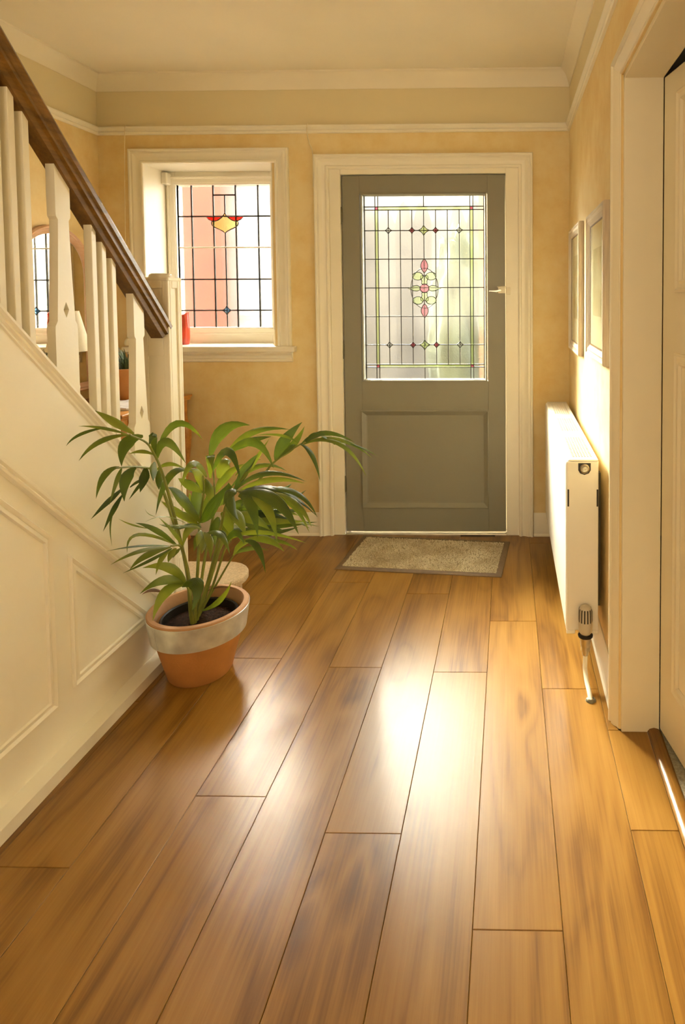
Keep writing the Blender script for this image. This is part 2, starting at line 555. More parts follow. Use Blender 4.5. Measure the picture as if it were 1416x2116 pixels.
# floor: underlay with individual planks
fl = MB().box(XL - 0.1, XR + 0.095, YR - 0.1, D + 0.1, -0.06, -0.0085).obj('floor', 'subfloor')
struct(fl, 'oak laminate plank floor of the hallway', 'floor')
PW, PL, SX0 = 0.1775, 1.176, -0.0745
JOINT = {2: 1.414, 1: 1.941, 0: 1.179, -1: 2.025, -2: 1.397, -3: 2.048, -4: 1.500, -5: 2.097, -6: 1.30, -7: 1.86, -8: 1.45, -9: 2.2, -10: 1.7, -11: 1.3, -12: 2.0}
plank_cache = {}
def plank(x0, x1, y0, y1):
    w, l = round(x1 - x0, 4), round(y1 - y0, 4)
    cx, cy = (x0 + x1) / 2, (y0 + y1) / 2
    if (w, l) not in plank_cache:
        a, b, g, c = w / 2, l / 2, 0.0004, 0.0011
        vs = []
        for ins, z in ((g, -0.0085), (g, -c), (g + c, 0.0)):
            vs += [(cx - a + ins, cy - b + ins, z), (cx + a - ins, cy - b + ins, z), (cx + a - ins, cy + b - ins, z), (cx - a + ins, cy + b - ins, z)]
        fs = [(8, 9, 10, 11)]
        for r in (0, 4):
            fs += [(r + i, r + (i + 1) % 4, r + 4 + (i + 1) % 4, r + 4 + i) for i in range(4)]
        mb = MB()
        mb.add(vs, fs)
        o = mb.obj('plank', 'plank', fl, loc=(cx, cy, 0))
        plank_cache[(w, l)] = o.data
    else:
        o = bpy.data.objects.new('plank', plank_cache[(w, l)])
        COL.objects.link(o)
        o.parent = fl
        o.location = (cx, cy, 0)
for k in range(-12, 3):
    x0, x1 = SX0 + k * PW, SX0 + (k + 1) * PW
    j = JOINT[k] - 4 * PL
    while j < D:
        y0, y1 = max(j, YR), min(j + PL, D)
        if y1 - y0 > 0.02:
            if k == 2:
                if y0 < 1.752:
                    plank(x0, 0.392, y0, min(y1, 1.752))
                if y1 > 1.752:
                    plank(x0, XR, max(y0, 1.752), y1)
            elif x1 < -1.19:
                if y1 > 2.19:
                    plank(max(x0, XL), x1, max(y0, 2.19), y1)
            else:
                plank(x0, x1, y0, y1)
        j += PL

ce = MB().box(XL - 0.1, XO + 1.6, YR - 0.1, D + 0.3, ZC, ZC + 0.1).obj('ceiling', 'ceiling')
struct(ce, 'cream painted plaster ceiling of the hallway', 'ceiling')

# back wall with the front door and window openings
wb = MB()
W0, W1, WZ0, WZ1 = -1.868, -1.205, 0.985, 1.930
SYW = 3.425
DO0, DO1, DOZ = -0.912, 0.058, 1.905
wb.box(XL - 0.1, W0, D, D + 0.28, 0, ZC).box(W1, DO0, D, D + 0.28, 0, ZC).box(DO1, XO + 1.6, D, D + 0.28, 0, ZC)
wb.box(W0, W1, D, D + 0.28, 0, WZ0).box(W0, W1, D, D + 0.28, WZ1, ZC).box(DO0, DO1, D, D + 0.28, DOZ, ZC)
rv = MB().box(W0 - 0.001, W0 + 0.004, D - 0.001, SYW, WZ0, WZ1).box(W1 - 0.004, W1 + 0.001, D - 0.001, SYW, WZ0, WZ1).box(W0, W1, D - 0.001, SYW, WZ1 - 0.004, WZ1 + 0.001)
struct(rv.obj('trim_window_reveal', 'paint'), 'cream painted reveal lining of the leaded window', 'trim')
struct(wb.obj('wall_back', 'wall'), 'yellow rag-rolled back wall around the front door', 'wall')
struct(MB().box(XL - 0.12, XL, YR, D, 0, ZC).obj('wall_left', 'wall'), 'yellow wall beyond the staircase', 'wall')
struct(MB().box(XL - 0.12, XO + 1.6, YR - 0.12, YR, 0, ZC).obj('wall_rear', 'wall'), 'yellow end wall opposite the front door', 'wall')
OY0, OY1, OZ = 0.93, 1.757, 1.845
wr = MB().box(XR, XO, OY1, D, 0, ZC).box(XR, XO, YR, OY0, 0, ZC).box(XR, XO, OY0, OY1, OZ, ZC)
struct(wr.obj('wall_right', 'wall'), 'yellow wall carrying the radiator and two pictures', 'wall')
sr = MB().box(XO + 1.5, XO + 1.6, YR, D, 0, ZC)
struct(sr.obj('wall_side_room', 'wall'), 'wall of the side room behind the ajar door', 'wall')
struct(MB().box(0.427, XO + 1.6, YR, D, -0.06, 0.001).obj('floor_side_room', 'greycarpet'), 'grey ribbed carpet in the side room', 'floor')

# cornice and picture rail
loop = [(XL, YR, 0), (XL, D, 0), (XR, D, 0), (XR, YR, 0)]
cv = MB().sweep([(x, y, ZC) for x, y, _ in loop], (0, 0, -1),
                [(0, 0), (0, 0.082), (0.004, 0.082), (0.005, 0.072), (0.009, 0.058), (0.016, 0.040), (0.027, 0.022), (0.040, 0.010), (0.046, 0.008), (0.047, 0)])
struct(cv.obj('trim_cornice', 'ceiling', smooth=True, angle=25), 'plain cream cove cornice under the ceiling', 'trim')
pr_ = MB().sweep([(x, y, 2.073) for x, y, _ in reversed(loop)], (0, 0, 1),
                 [(0, 0), (0.010, 0), (0.014, 0.004), (0.014, 0.012), (0.009, 0.016), (0.016, 0.022), (0.021, 0.030), (0.021, 0.037), (0.016, 0.040), (0, 0.040)])
struct(pr_.obj('trim_picture_rail', 'paint', smooth=True, angle=25), 'cream moulded picture rail below the frieze', 'trim')

# skirting boards
SK = [(0, 0), (0.016, 0), (0.016, 0.006), (0.012, 0.014), (0.012, 0.085), (0.008, 0.10), (0.008, 0.108), (0.003, 0.12), (0, 0.12)]
for nm, pts, lb in (('baseboard_back', [(-0.988, D, 0), (XL, D, 0)], 'cream skirting board between window wall and front door'),
                    ('baseboard_corner', [(XR, D, 0), (0.128, D, 0)], 'short cream skirting board beside the radiator corner'),
                    ('baseboard_right', [(XR, 1.803, 0), (XR, D - 0.016, 0)], 'cream skirting board under the radiator'),
                    ('baseboard_left', [(XL, D - 0.016, 0), (XL, 2.5, 0)], 'cream skirting board behind the console table')):
    struct(MB().sweep(pts, (0, 0, 1), SK).obj(nm, 'paint', smooth=True, angle=25), lb, 'skirting')

# door casing
ARCH = [(0, -0.002), (0, 0.020), (0.004, 0.024), (0.010, 0.024), (0.014, 0.018), (0.024, 0.020), (0.034, 0.014), (0.044, 0.010), (0.056, 0.010), (0.060, 0.015), (0.068, 0.015), (0.072, 0.011), (0.074, -0.002)]
a1 = MB().sweep([(0.125, D, 0), (0.125, D, 1.965), (-0.986, D, 1.965), (-0.986, D, 0)], (0, -1, 0), ARCH)
struct(a1.obj('trim_door_casing', 'paint', smooth=True, angle=30), 'cream moulded architrave around the grey front door', 'trim')
lin = MB()
lin.box(DO0, -0.856, D - 0.001, D + 0.12, 0, DOZ).box(-0.012, DO1, D - 0.001, D + 0.12, 0, DOZ).box(-0.856, -0.012, D - 0.001, D + 0.12, 1.866, DOZ)
lin.box(-0.856, -0.840, D + 0.064, D + 0.12, 0, 1.866).box(-0.028, -0.012, D + 0.064, D + 0.12, 0, 1.866).box(-0.84, -0.028, D + 0.064, D + 0.12, 1.85, 1.866)
struct(lin.obj('trim_door_lining', 'paint', bevel=0.002), 'cream rebated lining of the front doorway', 'trim')
struct(MB().box(-0.856, -0.012, D + 0.0, D + 0.14, -0.01, 0.006).obj('trim_door_sill', 'chrome', bevel=0.003), 'pale metal sill under the front door', 'trim')

# ------------------------------------------------------------------ lead and pane helper for the two leaded lights
def ellipse(cx, cz, rx, rz, n=20, a0=0.0, a1=2 * math.pi):
    full = abs(a1 - a0 - 2 * math.pi) < 1e-6
    return [(cx + rx * math.cos(a0 + (a1 - a0) * i / (n if full else n - 1)), cz + rz * math.sin(a0 + (a1 - a0) * i / (n if full else n - 1))) for i in range(n)]
def star(cx, cz, hx, hz, n=5, pinch=0.42):
    tips = [(hx, 0), (0, hz), (-hx, 0), (0, -hz)]
    out = []
    for i in range(4):
        a, b = Vector(tips[i]), Vector(tips[(i + 1) % 4])
        c = (a + b) * 0.5 * pinch
        for k in range(n):
            t = k / n
            p = a * (1 - t) ** 2 + c * 2 * t * (1 - t) + b * t * t
            out.append((cx + p.x, cz + p.y))
    return out
def lens(cx, z0, z1, hw, n=7):
    L = [(cx - hw * math.sin(math.pi * i / n), z0 + (z1 - z0) * i / n) for i in range(n + 1)]
    R_ = [(cx + hw * math.sin(math.pi * i / n), z0 + (z1 - z0) * i / n) for i in range(n - 1, 0, -1)]
    return L + R_
def pane(parent, poly, y, mat, t=0.003):
    return MB().prism([(x, y, z) for x, z in poly], (0, t, 0)).obj('pane', mat, parent)
def came(mb, poly, y, r, closed=True):
    pts = [(x, y, z) for x, z in poly]
    if closed:
        pts = pts + [pts[0], pts[1]]
    mb.tube(pts, r, 6)
def bar(mb, x0, z0, x1, z1, y, r):
    if x0 == x1:
        mb.box(x0 - r, x0 + r, y - 0.003, y + 0.006, min(z0, z1), max(z0, z1))
    else:
        mb.box(min(x0, x1), max(x0, x1), y - 0.003, y + 0.006, z0 - r, z0 + r)

# ------------------------------------------------------------------ front door
d1 = empty('door_1', (-0.434, D + 0.02, 0), 'sage grey panelled front door with a leaded stained glass light', 'door', kind='structure')
FY, BY = D + 0.016, D + 0.060
DL, DR_, DT, DB = -0.852, -0.016, 1.862, 0.014
GX0, GX1, GZ0, GZ1 = -0.757, -0.110, 0.803, 1.772
PX0, PX1, PZ0, PZ1 = -0.768, -0.104, 0.137, 0.652
MB().box(DL, GX0 - 0.004, FY, BY, DB, DT).obj('stile', 'door', d1, bevel=0.002)
MB().box(GX1 + 0.004, DR_, FY, BY, DB, DT).obj('stile', 'door', d1, bevel=0.002)
for z0, z1 in ((DB, PZ0), (PZ1, GZ0), (GZ1, DT)):
    MB().box(GX0 - 0.004, GX1 + 0.004, FY, BY, z0, z1).obj('rail', 'door', d1)
pm = MB().sweep([(PX0, FY, PZ0), (PX0, FY, PZ1), (PX1, FY, PZ1), (PX1, FY, PZ0)][::-1], (0, -1, 0),
                [(0, -0.004), (0, 0.006), (0.005, 0.008), (0.010, 0.004), (0.020, -0.004), (0.027, -0.008), (0.030, -0.008), (0.030, -0.02), (0, -0.02)], closed=True)
pm.obj('panel_moulding', 'door', d1, smooth=True, angle=25)
MB().box(PX0 + 0.02, PX1 - 0.02, FY + 0.010, BY, PZ0 + 0.02, PZ1 - 0.02).obj('panel', 'door', d1)
gb = MB().sweep([(GX0, FY, GZ0), (GX0, FY, GZ1), (GX1, FY, GZ1), (GX1, FY, GZ0)][::-1], (0, -1, 0),
                [(0, -0.03), (0, 0.004), (0.004, 0.006), (0.008, 0.002), (0.012, -0.008), (0.012, -0.03)], closed=True)
gb.obj('glazing_bead', 'door', d1, smooth=True, angle=25)
def gu(u): return GX0 + (GX1 - GX0) * u
def gv(v): return GZ1 - (GZ1 - GZ0) * v
UC = [0.214, 0.309, 0.403, 0.4975, 0.592, 0.6865, 0.781]
U = [0.0, 0.024, 0.108, 0.131] + UC + [0.867, 0.891, 0.976, 1.0]
V = [0.0, 0.068, 0.085, 0.194, 0.346, 0.499, 0.652, 0.805, 0.911, 0.926, 1.0]
GY = D + 0.040
for i in range(len(U) - 1):
    for j in range(len(V) - 1):
        inner = 3 <= i <= 10
        if inner and (j in (0, 1, 8, 9)):
            continue
        m = 'g_clear'
        if i in (2, 11) and 2 <= j <= 7:
            m = 'g_green'
        if i in (2, 11) and j in (1, 8):
            m = 'g_crimson'
        pane(d1, [(gu(U[i]), gv(V[j])), (gu(U[i + 1]), gv(V[j])), (gu(U[i + 1]), gv(V[j + 1])), (gu(U[i]), gv(V[j + 1]))], GY, m)
for j in (0, 9):
    for a, b in ((0.131, 0.4975), (0.4975, 0.867)):
        pane(d1, [(gu(a), gv(V[j])), (gu(b), gv(V[j])), (gu(b), gv(V[j + 1])), (gu(a), gv(V[j + 1]))], GY, 'g_clear')
for j in (1, 8):
    pane(d1, [(gu(0.131), gv(V[j])), (gu(0.867), gv(V[j])), (gu(0.867), gv(V[j + 1])), (gu(0.131), gv(V[j + 1]))], GY, 'g_green')
ld = MB()
LR = 0.0021
for u in (0.024, 0.108, 0.131, 0.867, 0.891, 0.976):
    bar(ld, gu(u), gv(0), gu(u), gv(1), GY, LR)
for v in (0.068, 0.085, 0.194, 0.346, 0.499, 0.652, 0.805, 0.911, 0.926):
    bar(ld, gu(0), gv(v), gu(1), gv(v), GY, LR)
for u in UC:
    bar(ld, gu(u), gv(0.085), gu(u), gv(0.911), GY, LR)
for a, b in ((0.0, 0.068), (0.926, 1.0)):
    bar(ld, gu(0.4975), gv(a), gu(0.4975), gv(b), GY, LR)
OYF = GY - 0.0045
for v in (0.194, 0.805):
    for u, hx, hz, m in ((0.214, 0.020, 0.020, 'g_clear'), (0.403, 0.0185, 0.020, 'g_crimson'), (0.592, 0.0185, 0.020, 'g_crimson'), (0.781, 0.020, 0.020, 'g_clear'), (0.4975, 0.031, 0.030, 'g_green')):
        pts = star(gu(u), gv(v), hx, hz)
        pane(d1, pts, OYF, m, 0.002)
        came(ld, pts, OYF, LR)
fx, fz, k = gu(0.499), gv(0.502), 0.000546
def fp(dx, dy): return (fx + dx * k, fz - dy * k)
came(ld, ellipse(fx, fz, 130 * k, 190 * k, 40), OYF + 0.001, LR * 0.9)
pieces = [(ellipse(fx, fz, 43 * k, 40 * k, 18), 'g_pink')]
for s in (-1, 1):
    pieces.append((lens(fx, fp(0, s * 143)[1], fp(0, s * 281)[1], 34 * k), 'g_pink'))
    pieces.append(([fp(s * 42, -14), fp(s * 70, -27), fp(s * 105, -22), fp(s * 156, 0), fp(s * 105, 22), fp(s * 70, 27), fp(s * 42, 14)], 'g_lime'))
    for q in (-1, 1):
        pieces.append((ellipse(fp(s * 63, 0)[0], fp(0, q * 115)[1], 50 * k, 37 * k, 16), 'g_lime'))
        pieces.append(([fp(0, q * 40), fp(s * 27, q * 42), fp(s * 24, q * 70), fp(s * 36, q * 92), fp(s * 32, q * 118), fp(s * 14, q * 124), fp(0, q * 110)], 'g_lime'))
for n_, (poly, m) in enumerate(pieces):
    yy = OYF - 0.0004 * (n_ % 3)
    pane(d1, poly, yy, m, 0.002)
    came(ld, poly, yy, LR)
ld.obj('lead_came', 'lead', d1)
for z in (1.66, 0.965, 0.265):
    h = MB().box(-0.862, -0.850, FY - 0.006, FY + 0.004, z - 0.035, z + 0.035)
    h.tube([(-0.855, FY - 0.006, z - 0.042), (-0.855, FY - 0.006, z + 0.042)], 0.005, 8)
    h.obj('hinge', 'hinge', d1)
lt = MB().box(-0.052, -0.016, FY - 0.022, FY, 1.258, 1.292)
lt.prism([(-0.060, FY - 0.012, 1.292), (0.004, FY - 0.012, 1.297), (0.004, FY - 0.012, 1.291), (-0.030, FY - 0.012, 1.272)], (0, 0.012, 0))
lo = lt.obj('latch', 'whiteplastic', d1, bevel=0.003)
lv = MB().prism([(-0.098, FY - 0.030, 1.266), (-0.060, FY - 0.030, 1.262), (-0.034, FY - 0.030, 1.270), (-0.040, FY - 0.030, 1.280), (-0.062, FY - 0.030, 1.274), (-0.098, FY - 0.030, 1.273)], (0, 0.012, 0))
lv.obj('latch_lever', 'chrome', lo, bevel=0.002)
MB().box(-0.010, 0.012, FY - 0.020, FY - 0.008, 1.250, 1.290).obj('strike_plate', 'whiteplastic', d1, bevel=0.002)

# ------------------------------------------------------------------ hall window
w1 = empty('window_1', (-1.54, 3.45, WZ0), 'leaded window with red and yellow tulip and blue diamond', 'window', kind='structure')
SY = 3.425
wgx0, wgx1, wgz0, wgz1 = -1.813, -1.296, 1.078, 1.858
MB().box(W0, wgx0, SY, SY + 0.07, WZ0, WZ1).obj('jamb', 'paint', w1, bevel=0.003)
MB().box(wgx1, W1, SY, SY + 0.07, WZ0, WZ1).obj('jamb', 'paint', w1, bevel=0.003)
MB().box(wgx0, wgx1, SY, SY + 0.07, wgz1, WZ1).obj('head', 'paint', w1)
MB().box(wgx0, wgx1, SY, SY + 0.07, WZ0, wgz0).obj('bottom_rail', 'paint', w1)
wm = MB().sweep([(wgx0 - 0.042, SY, wgz0 - 0.042), (wgx0 - 0.042, SY, wgz1 + 0.042), (wgx1 + 0.042, SY, wgz1 + 0.042), (wgx1 + 0.042, SY, wgz0 - 0.042)][::-1], (0, -1, 0),
                [(0, -0.002), (0, 0.012), (0.004, 0.014), (0.010, 0.012), (0.014, 0.006), (0.030, 0.006), (0.036, 0.003), (0.042, -0.012), (0.042, -0.03), (0, -0.03)], closed=True)
wm.obj('sash_moulding', 'paint', w1, smooth=True, angle=25)
WY = SY + 0.030
def wu(u): return wgx0 + (wgx1 - wgx0) * u
def wv(v): return wgz1 - (wgz1 - wgz0) * v
WU = [0, 0.14, 0.373, 0.613, 0.852, 1.0]
WV = [0, 0.217, 0.437, 0.66, 0.88, 1.0]
for i in range(5):
    for j in range(5):
        cols = [(WU[i], WU[i + 1])] if i != 2 else [(0.373, 0.4965), (0.4965, 0.613)]
        for a, b in cols:
            if i == 2 and j == 0:
                pane(w1, [(wu(a), wv(0.068)), (wu(b), wv(0.068)), (wu(b), wv(WV[1])), (wu(a), wv(WV[1]))], WY, 'g_plain')
                continue
            pane(w1, [(wu(a), wv(WV[j])), (wu(b), wv(WV[j])), (wu(b), wv(WV[j + 1])), (wu(a), wv(WV[j + 1]))], WY, 'g_plain')
pane(w1, [(wu(0.373), wv(0)), (wu(0.613), wv(0)), (wu(0.613), wv(0.068)), (wu(0.373), wv(0.068))], WY, 'g_plain')
lw = MB()
r = 0.0037
for u in (0.14, 0.373, 0.613, 0.852):
    bar(lw, wu(u), wv(0), wu(u), wv(1), WY, r)
for v in (0.217, 0.66, 0.88):
    bar(lw, wu(0), wv(v), wu(1), wv(v), WY, r)
bar(lw, wu(0.373), wv(0.068), wu(0.613), wv(0.068), WY, r)
bar(lw, wu(0.4965), wv(0.068), wu(0.4965), wv(0.20), WY, r * 0.8)
bar(lw, wu(0.4965), wv(0.333), wu(0.4965), wv(1), WY, r * 0.8)
kk = (wgx1 - wgx0) / 1138.0
tx, tz = wu(0.4965), wv(0.217)
def tp_(dx, dy): return (tx + dx * kk, tz - dy * kk)
def mir(L): return L + [(-x, y) for x, y in reversed(L) if abs(x) > 1e-6]
half = [(0, -40), (18, -8), (45, 20), (85, 48), (120, 58), (158, 62), (164, 80), (158, 105), (140, 125), (100, 145), (50, 168), (20, 185), (0, 205)]
tul = [tp_(*q) for q in mir(half)]
OW = WY - 0.0045
pane(w1, tul, OW, 'g_yellow', 0.002)
came(lw, tul, OW, r * 0.8)
for s in (-1, 1):
    pts = [tp_(s * x, y) for x, y in [(36, 6), (60, 30), (90, 50), (122, 58), (160, 55), (200, 35), (228, 6)]]
    pane(w1, pts, OW - 0.0006, 'g_red', 0.002)
    came(lw, pts, OW - 0.0006, r * 0.75)
bd = star(wu(0.4965), wv(0.88), 60 * kk, 60 * kk, pinch=0.5)
pane(w1, bd, OW, 'g_blue', 0.002)
came(lw, bd, OW, r * 0.75)
lw.obj('lead_came', 'lead', w1)
MB().tube([(wgx0, WY - 0.010, wv(0.437)), (wgx1, WY - 0.010, wv(0.437))], 0.0042, 8).obj('saddle_bar', 'saddle', w1)
a2 = MB().sweep([(-1.116, D, 0.99), (-1.116, D, 2.0), (-1.936, D, 2.0), (-1.936, D, 0.99)], (0, -1, 0), ARCH)
struct(a2.obj('trim_window_casing', 'paint', smooth=True, angle=30), 'cream moulded architrave around the leaded window', 'trim')
si = MB().box(-1.985, -1.092, D - 0.045, D + 0.002, 0.962, 0.992).box(W0, W1, D, SY, 0.975, 0.992)
so = si.obj('trim_window_sill', 'paint', bevel=0.006, seg=3)
struct(so, 'cream window sill board below the leaded window', 'trim')
ap = MB().sweep([(-1.112, D, 0.965), (-1.965, D, 0.965)], (0, -1, 0), [(0, -0.002), (0, 0.030), (0.010, 0.028), (0.022, 0.016), (0.036, 0.012), (0.040, 0.018), (0.052, 0.016), (0.056, 0.004), (0.056, -0.002)])
ap.obj('sill_apron', 'paint', so, smooth=True, angle=25)

# ------------------------------------------------------------------ right-hand doorway
A3 = [(0, -0.002), (0, 0.020), (0.003, 0.023), (0.009, 0.023), (0.013, 0.016), (0.020, 0.018), (0.030, 0.012), (0.037, 0.003), (0.041, 0.003), (0.044, -0.003), (0.046, -0.010), (0.0455, -0.012), (0, -0.012)]
a3 = MB().sweep([(XR, OY0 - 0.046, 0), (XR, OY0 - 0.046, OZ + 0.046), (XR, OY1 + 0.046, OZ + 0.046), (XR, OY1 + 0.046, 0)], (-1, 0, 0), A3)
struct(a3.obj('trim_side_casing', 'jamb', smooth=True, angle=30), 'ivory architrave around the side doorway by the radiator', 'trim')
li = MB().box(XR + 0.006, XO, OY1 - 0.012, OY1 + 0.002, 0, OZ).box(XR + 0.006, XO, OY0 - 0.002, OY0 + 0.012, 0, OZ).box(XR + 0.006, XO, OY0, OY1, OZ - 0.012, OZ + 0.002)
struct(li.obj('trim_side_lining', 'jamb', bevel=0.0015), 'ivory lining of the side doorway', 'trim')
th = MB().sweep([(0.392, OY0 + 0.012, 0), (0.392, OY1 - 0.012, 0)], (0, 0, 1), [(0, 0), (0, 0.003), (-0.006, 0.010), (-0.018, 0.013), (-0.030, 0.010), (-0.038, 0.003), (-0.038, 0)])
struct(th.obj('trim_threshold', 'plank', smooth=True), 'rounded oak threshold strip in the side doorway', 'trim')
HX, HY = 0.4255, 1.7445
dv = Vector((0.175, -0.985, 0)).normalized()
nv = Vector((-dv.y, dv.x, 0))               # into the side room
hp = lambda s, t, z: Vector((HX, HY, 0)) + dv * s + nv * t + Vector((0, 0, z))
d2 = empty('door_2', (HX, HY, 0), 'ivory panelled side door standing slightly ajar', 'door', kind='structure')
MB().prism([hp(0, 0.001, 0.012), hp(0.80, 0.001, 0.012), hp(0.80, 0.001, 1.8325), hp(0, 0.001, 1.8325)], nv * 0.036).obj('leaf', 'jamb', d2, bevel=0.002)
for z0, z1 in ((0.17, 1.09), (1.25, 1.77)):
    q = [hp(0.086, 0.001, z0), hp(0.70, 0.001, z0), hp(0.70, 0.001, z1), hp(0.086, 0.001, z1)]
    MB().sweep(q, -nv, [(0, -0.001), (0, 0.006), (0.006, 0.009), (0.012, 0.005), (0.022, 0.004), (0.028, 0.008), (0.034, 0.002), (0.034, -0.001)], closed=True).obj('panel_moulding', 'jamb', d2, smooth=True, angle=25)

# ================================================================== outside, blurred through the glass
struct(MB().box(-9, 7, D + 0.28, 14, -0.3, -0.15).obj('floor_outside_path', 'ground'), 'pale garden path outside the front door', 'path')
gw = MB().box(-3.40, -2.06, 4.5, 4.75, -0.15, 3.5).obj('garden_wall', 'brick')
tag(gw, 'pink red brick wall outside the leaded window', 'wall')
fe = empty('garden_fence', (-0.8, 6.0, -0.15), 'grey board fence with pointed tops beyond the front door', 'fence')
for i in range(10):
    x = -1.75 + i * 0.17
    h = 2.14 + 0.03 * math.sin(i * 1.7)
    MB().prism([(x, 6.0, -0.15), (x + 0.171, 6.0, -0.15), (x + 0.171, 6.0, h - 0.20), (x + 0.12, 6.0, h - 0.05), (x + 0.078, 6.0, h), (x + 0.035, 6.0, h - 0.05), (x, 6.0, h - 0.20)], (0, 0.03, 0)).obj('board', 'fence' if i % 3 else 'render', fe)
hb = bmesh.new()
bmesh.ops.create_icosphere(hb, subdivisions=4, radius=1.0)
for v in hb.verts:
    d = 1 + 0.12 * math.sin(9 * v.co.x + 4 * v.co.z) * math.cos(7 * v.co.y + 5 * v.co.z)
    v.co = Vector((v.co.x * 0.26 * d - 0.40, v.co.y * 0.3 * d + 5.2, v.co.z * 1.0 * d + 0.80))
hm = bpy.data.meshes.new('clipped_shrub')
hb.to_mesh(hm); hb.free()
hm.materials.append(M['hedge'])
ho = bpy.data.objects.new('clipped_shrub', hm)
COL.objects.link(ho)
tag(ho, 'green clipped shrub outside the front door', 'shrub')
bp1 = MB().box(-0.20, 0.20, 4.3, 4.7, -0.15, 2.4).obj('gate_pier', 'pier')
tag(bp1, 'faded pink brick gate pier outside the front door', 'pier')
hs = empty('sky_blocking_house', (-2.0, 10.0, -0.15), 'added pale house shape hiding the bright sky beyond the garden fence', 'house')  # added to block the glaring sky so the lead lines stay visible
MB().box(-6.5, 2.5, 10.0, 12.0, -0.15, 3.0).obj('wall', 'house', hs)
MB().prism([(-6.8, 9.75, 3.0), (-6.8, 12.25, 3.0), (-6.8, 11.0, 3.7)], (9.6, 0, 0)).obj('roof', 'fence', hs)
for wx in (-4.6, -0.9):
    f_ = MB().box(wx, wx + 0.9, 9.96, 10.0, 0.9, 2.0).obj('window', 'render', hs)
    MB().box(wx + 0.06, wx + 0.84, 9.945, 9.96, 0.96, 1.94).obj('pane', 'house', f_)

# ================================================================== staircase
TAN = 0.96
XP = -1.205                                  # face of the spandrel panelling
def capz(y): return 1.232 - TAN * (y - 1.45)
st = empty('staircase', (-1.25, 2.19, 0), 'cream panelled staircase with dark handrail beside the potted palm', 'staircase')
YT = 1.45 - (ZC - 1.232) / TAN + 0.01        # where the string meets the ceiling
sp = MB().prism([(XP, 2.19, 0), (XP, 2.19, capz(2.19) - 0.02), (XP, YT, ZC - 0.02), (XP, YR, ZC - 0.002), (XP, YR, 0)], (-0.05, 0, 0)).obj('spandrel_panel', 'paint', st)
MB().sweep([(XP, 2.19, capz(2.19)), (XP, YT, ZC)], (1, 0, 0), [(0, -0.052), (0, 0.010), (0.004, 0.016), (0.010, 0.016), (0.014, 0.009), (0.020, 0.009), (0.024, 0.004), (0.030, 0.004), (0.034, -0.002), (0.034, -0.052)]).obj('string_capping', 'paint', st, smooth=True, angle=25)
MB().sweep([(XP, 2.19, 0.866 - TAN * 0.74), (XP, 0.0, 0.866 + TAN * 1.45)], (1, 0, 0), [(0, -0.002), (0.001, 0.010), (0.005, 0.016), (0.012, 0.016), (0.017, 0.012), (0.022, 0.016), (0.027, 0.014), (0.029, -0.002)]).obj('dado_moulding', 'paint', sp, smooth=True, angle=25)
PMOLD = [(0, -0.002), (0.001, 0.006), (0.004, 0.009), (0.008, 0.007), (0.012, 0.003), (0.019, 0.006), (0.023, 0.006), (0.027, -0.002)]
for poly in ([(0.98, 0.156), (1.602, 0.156), (1.602, 0.618), (0.98, 0.618 + TAN * 0.622)],
             [(0.25, 0.156), (0.92, 0.156), (0.92, 0.618 + TAN * 0.682), (0.25, 0.618 + TAN * 1.352)],
             [(1.665, 0.168), (2.055, 0.168), (1.665, 0.168 + 0.39 * TAN)]):
    MB().sweep([(XP, y, z) for y, z in poly], (1, 0, 0), PMOLD, closed=True).obj('panel_moulding', 'paint', sp, smooth=True, angle=25)
MB().sweep([(XP, 2.19, 0), (XP, YR, 0)], (0, 0, 1), [(0.05, 0), (-0.014, 0), (-0.015, 0.008), (-0.011, 0.022), (-0.005, 0.030), (-0.003, 0.034), (0.05, 0.034)]).obj('base_bead', 'paint', sp, smooth=True, angle=25)

# newel post: core with framed faces
nw = MB().box(-1.289, -1.201, 2.196, 2.274, 0, 1.30).obj('newel_post', 'newel', st)
nf = MB()
NX0, NX1, NY0, NY1 = -1.295, -1.195, 2.19, 2.28
rails = [(1.275, 1.312), (1.035, 1.145), (0.0, 0.30)]
for a, b in ((NX0, NX0 + 0.022), (NX1 - 0.022, NX1)):
    nf.box(a, b, NY0, NY0 + 0.012, 0, 1.312)
    nf.box(a, b, NY1 - 0.012, NY1, 0, 1.312)
for z0, z1 in rails:
    nf.box(NX0 + 0.022, NX1 - 0.022, NY0, NY0 + 0.012, z0, z1)
for a, b in ((NY0 + 0.012, NY0 + 0.026), (NY1 - 0.026, NY1 - 0.012)):
    nf.box(NX1 - 0.012, NX1, a, b, 0, 1.312)
nf.box(NX1 - 0.012, NX1, NY0 + 0.026, NY1 - 0.026, 1.275, 1.312).box(NX1 - 0.012, NX1, NY0 + 0.026, NY1 - 0.026, 0, 0.3)
nf.obj('post_frame', 'newel', nw, bevel=0.0025)
ncap = MB().box(NX0 - 0.002, NX1 + 0.002, NY0 - 0.002, NY1 + 0.002, 1.300, 1.314)
ncap.obj('post_cap', 'newel', nw, bevel=0.005, seg=3)
MB().lathe([(0.0001, 0.016), (0.030, 0.015), (0.037, 0.011), (0.039, 0.004), (0.039, 0)], (-1.245, 2.235, 1.313), 28).obj('post_button', 'newel', nw, smooth=True)

